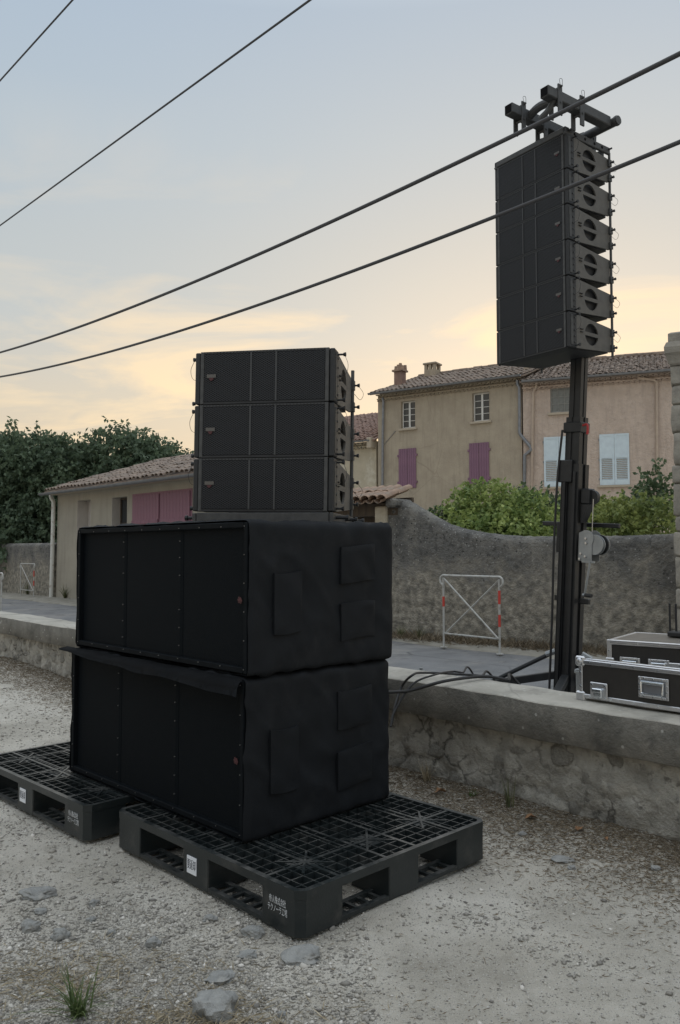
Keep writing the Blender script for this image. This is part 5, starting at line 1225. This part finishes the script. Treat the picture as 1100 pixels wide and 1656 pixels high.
# fork arms carrying the flying frame (laid out in the hanging row's own axes)
fk = thing('lifting_fork', 'two square steel arms on a round cross tube at the tower top', 'fork', fb.location, HANG)
az = .165
def hl(px, py, z):
    P = atz(px, py, z); M = (Matrix.Translation(fb.location) @ Matrix.Rotation(HANG, 4, 'Z')).inverted(); return M @ P
e1 = hl(880, 148, top_z + az); e2 = hl(822, 176, top_z + az)
yc = .43
for e in (e1, e2):
    a = .037
    v = MB(); v.box(e.x - a, e.x + a, e.y, yc - .03, az - a, az + a, .006); ar = v.build('fork_arm', 'rig_grey', fk)
    MB().box(e.x - a + .006, e.x + a - .006, e.y - .0012, e.y + .002, az - a + .006, az + a - .006).build('arm_end', 'void_black', ar)
    for y in (e.y + .12, e.y + .36):
        c = MB()
        for dx in (-.038, .038): c.box(e.x + dx - .006, e.x + dx + .006, y - .022, y + .022, .02, az + .075, .003)
        c.cyl((e.x - .06, y, az + .055), (e.x + .06, y, az + .055), .007, n=8).cyl((e.x - .05, y, az - .055), (e.x + .05, y, az - .055), .009, n=8)
        c.build('hanger_plate', 'rig_grey', fk)
        MB().tube(spline([(e.x + .06, y, az + .055), (e.x + .075, y - .02, az + .085), (e.x + .06, y - .03, az + .09), (e.x + .045, y, az + .06)], 5), .0015, 4).build('lanyard', 'box_black', fk)
MB().cyl((e2.x - .06, yc, az), (e1.x + .080, yc, az), .033, n=18).build('cross_tube', 'rig_grey', fk, smooth=True)
MB().cyl((e1.x + .055, yc, az), (e1.x + .070, yc, az), .037, n=18).build('tube_collar', 'rig_grey', fk, smooth=True)
xm = (e1.x + e2.x) / 2
MB().tube(spline([(e2.x, e2.y + .20, az - .01), (xm - .04, e2.y + .19, az + .02), (xm + .06, e1.y + .16, az + .02), (e1.x, e1.y + .14, az - .01)], 5), .030, 10).build('spreader_tube', 'rig_grey', fk, smooth=True)
MB().tube(spline([(e1.x, e1.y + .10, az - .03), (e1.x - .03, e1.y + .08, az - .09), (e1.x - .09, e1.y + .06, .03)], 5), .020, 8).build('hook', 'rig_grey', fk, smooth=True)
MB().cyl((e2.x - .08, .05, .06), (e2.x - .02, .05, .06), .018, n=10).build('shackle_pin', 'rig_grey', fk, smooth=True)

# ================================================================== FLIGHT CASES, ROUTER
def rivets(parent, pts, m='chrome', r=.004):
    for p in pts: link('rivet', RIV, parent, p)
RIV = MB().cyl((0, -.003, 0), (0, .001, 0), .0042, .0048, 8).mesh('rivet', 'chrome')
def dish(parent, x0, x1, z0, z1, y):
    "recessed bail handle in a pressed steel dish on a face looking to -y"
    t = .014
    d = MB(); d.box(x0, x0 + t, y - .004, y + .004, z0, z1, .002).box(x1 - t, x1, y - .004, y + .004, z0, z1, .002).box(x0 + t, x1 - t, y - .004, y + .004, z1 - t, z1, .002).box(x0 + t, x1 - t, y - .004, y + .004, z0, z0 + t, .002)
    h_ = d.build('handle_dish', 'alu', parent); MB().box(x0 + t, x1 - t, y - .0015, y + .003, z0 + t, z1 - t).build('dish_back', 'zinc', h_)
    MB().tube([(x0 + t + .006, y - .012, z1 - t - .008), (x0 + t + .008, y - .016, z0 + t + .012), (x0 + t + .014, y - .017, z0 + t + .007), (x1 - t - .014, y - .017, z0 + t + .007), (x1 - t - .008, y - .016, z0 + t + .012), (x1 - t - .006, y - .012, z1 - t - .008), (x0 + t + .006, y - .012, z1 - t - .008)], .0055, 8).build('bail', 'chrome', h_, smooth=True)
    MB().box(x0 + t + .004, x1 - t - .004, y - .016, y - .004, z1 - t - .02, z1 - t - .006, .003).build('grip', 'chrome', h_)
    rivets(h_, [(x0 + t * .5, y - .004, z) for z in np.linspace(z0 + .012, z1 - .012, 4)] + [(x1 - t * .5, y - .004, z) for z in np.linspace(z0 + .012, z1 - .012, 4)] + [(x, y - .004, z) for z in (z0 + t * .5, z1 - t * .5) for x in np.linspace(x0 + .03, x1 - .03, 3)])
def latch(parent, x, z, y, w=.095, h=.085):
    p = MB().box(x - w / 2, x + w / 2, y - .004, y + .004, z - h / 2, z + h / 2, .01).build('latch_plate', 'alu', parent)
    b = MB(); b.box(x - .022, x + .022, y - .016, y - .003, z - .036, z + .014, .006); b.cyl((x, y - .02, z - .012), (x, y - .003, z - .012), .020, n=14); b.box(x - .026, x + .026, y - .026, y - .018, z - .004, z + .016, .005)
    b.build('butterfly_latch', 'chrome', p, smooth=True)
    rivets(p, [(x + sx_ * w * .38, y - .005, z + sz_ * h * .36) for sx_ in (-1, 1) for sz_ in (-1, 1)])
def flight_case(label, pos, rz, L, D_, H_, tilt=0, top='case_black', edge=.022, ball=True):
    t = thing('flight_case', label, 'flight case', pos, rot=(tilt, 0, rz), group='flight cases by the tower')
    MB().box(.006, L - .006, .006, D_ - .006, .006, H_ - .006).build('body', 'case_black', t)
    if top != 'case_black': MB().box(edge, L - edge, edge, D_ - edge, H_ - .006, H_ - .001).build('lid_panel', top, t)
    e = MB()
    for y in (0, D_ - edge):
        for z in (0, H_ - edge): e.box(.0, L, y, y + edge, z, z + edge, .003)
    for x in (0, L - edge):
        for z in (0, H_ - edge): e.box(x, x + edge, .0015, D_ - .0015, z + .001, z + edge - .001, .003)
        for y in (0, D_ - edge): e.box(x + .001, x + edge - .001, y + .001, y + edge - .001, .0, H_, .003)
    ed = e.build('edging', 'alu', t)
    g = MB()
    for z in (H_ - edge * .62, H_ - edge * .3): g.box(.02, L - .02, -.0018, .002, z - .0018, z + .0018)
    g.build('edging_groove', 'zinc', ed)
    rivets(ed, [(x, -.0005, z) for x in np.arange(.06, L - .03, .12) for z in (edge * .5, H_ - edge * .5)] + [(x, -.0005, z) for x in (edge * .5, L - edge * .5) for z in np.arange(.06, H_ - .03, .07)])
    if ball:
        for x in (.008, L - .008):
            for z in (.008, H_ - .008):
                bm = bmesh.new(); bmesh.ops.create_uvsphere(bm, u_segments=14, v_segments=8, radius=.021, matrix=Matrix.Translation((x, .008, z))); me = bpy.data.meshes.new('ball_corner'); bm.to_mesh(me); bm.free(); me.materials.append(MATS['alu']); me.shade_smooth()
                if z > .05: link('ball_corner', me, t)
                c = MB().box(x - .026, x + .026, -.004, .02, z - .026, z + .026, .008).build('corner_plate', 'alu', t)
    return t
F0 = atz(936, 1128, .562)
FA = math.atan2(SE.y, SE.x) - R(1.5)
fH = .192
f1 = flight_case('long low flight case with aluminium edges resting on the low wall', (F0.x, F0.y, .563), FA, .95, .085, fH)
dish(f1, .325, .475, .045, .145, -.001); latch(f1, .115, .045, -.002)
latch(f1, .60, .045, -.002)
MB().box(-.03, -.002, .02, .04, .02, .14, .004).cyl((-.035, .03, .125), (-.0, .03, .125), .012, n=8).build('stay_hinge', 'galv', f1)
# bigger rack case standing behind the wall
G0 = at(981, 1034, 4.75); gz = G0.z
f2 = flight_case('tall black rack flight case behind the wall with brown top', (G0.x, G0.y, -.066 + .10), FA + R(12), .62, .56, gz - (-.066 + .10), top='case_top', edge=.028, ball=False)
hh = gz - .034
for x0 in (.055, .215): dish(f2, x0 + .02, x0 + .135, hh - .185, hh - .095, -.001)
latch(f2, .018, hh - .15, -.002, .05, .09); latch(f2, .37, hh - .15, -.002)
for x in (.07, .55):
    for y in (.07, .49): MB().cyl((x - .015, y, -.05), (x + .015, y, -.05), .048, n=18).box(x - .03, x + .03, y - .04, y + .04, -.012, .0).build('castor', 'rubber', f2, smooth=True)
ro = at(1079, 1030, 4.85); rx_ = Vector((math.cos(FA + R(12)), math.sin(FA + R(12)), 0))
rt_ = thing('wireless_router', 'black wireless router with upright antennas on the rack case', 'router', (ro.x, ro.y, gz + .001), FA + R(12))
MB().box(0, .20, 0, .13, .004, .034, .006).build('housing', 'rubber', rt_)
for x in (.004, .038, .072, .115): MB().box(x - .006, x + .006, .05 + x * .2, .062 + x * .2, .03, .20, .003).build('antenna', 'rubber', rt_)
# cables heaped on the coping beside the cases
def cablebit(label, pts, r=.009, m='rubber', group='cables over the low wall', name='cable'):
    o = MB().tube(spline(pts, 10), r, 8).build(name, m, None, smooth=True, ang=70); return tag(o, label, 'cable', group)
def cp(px, py, z=.565): P = atz(px, py, z); return P
cablebit('lowest black cable running from the subwoofers across the coping', [at(600, 1120, 4.3), at(640, 1119, 4.42), at(666, 1116, 4.5), cp(722, 1101, .585), cp(783, 1094, .575), cp(821, 1100, .567), cp(838, 1105, .50), st(-2.2, 4.1, -.05)])
cablebit('thin black cable looping highest over the wall edge beside the subwoofers', [at(634, 1170, 4.40), at(638, 1146, 4.44), at(650, 1110, 4.55), cp(667, 1092, .62), cp(684, 1088, .60), cp(736, 1090, .568), cp(777, 1093, .568), cp(800, 1099, .50), st(-2.6, 4.2, -.05)], .007)
cablebit('thin grey cable rising steeply over the wall edge to the coping', [at(632, 1175, 4.36), at(638, 1151, 4.42), at(667, 1107, 4.52), cp(704, 1091, .60), cp(733, 1086, .568), cp(748, 1088, .567), cp(765, 1090, .50), st(-3.0, 4.3, -.05)], .006)
q = []
for k in range(40):
    a = k * .55; q.append((F0 + SE * (.50 + .13 * math.cos(a) + .004 * k) + SN * (.17 + .045 * math.sin(a) + .01 * math.sin(k))).to_tuple()[:2] + (.575 + .085 * (k / 40) + .085 + .006 * math.sin(k * 1.7),))
o = MB().tube(spline(q, 5), .009, 8).build('cable_coil', 'rubber', None, smooth=True, ang=70); tag(o, 'black coil of cable heaped between the two flight cases', 'cable')
o.location.z = -.035
wd = thing('work_bag', 'dark cloth bag slumped on the coping behind the long flight case', 'bag', (0, 0, 0))
me = rockmesh('bag_body', 'cover_cloth', .22, .085, .075, 5, 3, .25); bg = link('bag_body', me, wd); wd.location = F0 + SE * .55 + SN * .185 + Vector((0, 0, .065)); wd.rotation_euler = (0, 0, FA)

# ================================================================== ROAD BARRIERS
def barrier(label, a, b_, h, bands, r=.0155):
    a = Vector(a); b_ = Vector(b_); d = (b_ - a); L = d.length
    t = thing('road_barrier', label, 'barrier', a, math.atan2(d.y, d.x), 'white road barriers')
    for x, bn in ((0, bands[0]), (L, bands[1])):
        p = MB().cyl((x, 0, -.02), (x, 0, h - .03), r, n=10).build('post', 'barrier_white', t, smooth=True)
        for z0, z1 in bn: MB().cyl((x, 0, z0), (x, 0, z1), r + .002, n=10).build('red_band', 'barrier_red', p, smooth=True)
        MB().cyl((x, 0, -.0), (x, 0, .012), .05, n=12).build('base_plate', 'barrier_white', t)
    e = .055
    MB().tube(spline([(-.01, 0, h - .14), (-e, 0, h - .10), (-e, 0, h - .04), (-.01, 0, h), (.1, 0, h), (L * .5, 0, h), (L - .1, 0, h), (L + .01, 0, h), (L + e, 0, h - .04), (L + e, 0, h - .10), (L + .01, 0, h - .14)], 5), r, 8).build('top_rail', 'barrier_white', t, smooth=True, ang=70)
    MB().tube([(.03, -.012, h - .05), (L - .01, -.012, .20)], r * .8, 8).build('cross_rail', 'barrier_white', t, smooth=True)
    MB().tube([(.01, .022, .20), (L - .03, .022, h - .05)], r * .8, 8).build('cross_rail', 'barrier_white', t, smooth=True)
    MB().cyl((.01, 0, .20), (L - .01, 0, .20), r * .8, n=8).build('lower_rail', 'barrier_white', t, smooth=True)
A = atz(718, 1047, -.05); B_ = atz(808.5, 1058, -.05)
barrier('white tubular barrier with red bands in front of the garden wall', A, B_, 1.02, [[(.58, .72)], [(.36, .52), (.66, .84)]])
A = atz(33, 964, -.05); B_ = atz(54, 968, -.05)
A.z = B_.z = -.05
barrier('distant white barrier before the grey wall at far left', A, A + SE * 1.0, 1.0, [[], [(.35, .5), (.62, .8)]])
A = st(-18.0, 8.2, -.06); P = at(2, 960, 14.2); A = Vector((P.x, P.y, -.07))
barrier('pale tubular barrier cut off by the left edge of the picture', A - SE * 1.2 + Vector((0, 0, 0)), A, 1.0, [[], []])

# ================================================================== OVERHEAD CABLES
def wire(label, pts, n_, r, m='cable_sky'):
    P = []
    for px, py in pts:
        rr_ = ray(px, py); t = n_ / (SN.x * rr_.x + SN.y * rr_.y); P.append(O + rr_ * t)
    s = np.array([p.dot(SE) for p in P]); z = np.array([p.z for p in P]); c = np.polyfit(s, z, 2 if len(pts) > 6 else 1)
    if len(pts) > 6: c[0] = max(c[0], .0008)
    ss = np.linspace(min(s) - 22, max(s) + 9, 160)
    o = MB().tube([st(q, n_, float(np.polyval(c, q))) for q in ss], r, 8).build('overhead_cable', m, None, smooth=True, ang=80)
    return tag(o, label, 'cable', 'overhead cables along the street')
wire('thick overhead cable crossing just below the fork of the tower', [(0, 570), (112, 535), (250, 482), (350, 440), (450, 397), (550, 351), (675, 296), (765, 252), (845, 214), (950, 161), (1100, 84)], 4.0, .0135)
wire('lowest thick overhead cable crossing in front of the hanging speakers', [(0, 610), (112, 585), (225, 555), (350, 515), (450, 482), (550, 447), (650, 412), (800, 351), (925, 300), (1100, 227)], 4.0, .0125)
wire('thin overhead cable rising alone from left edge to the top edge', [(0, 364), (250, 185), (350, 112), (497, 0)], 3.0, .0068)
wire('short thin overhead cable across the top left corner', [(0, 131), (60, 63), (118, 0)], 2.0, .0055)
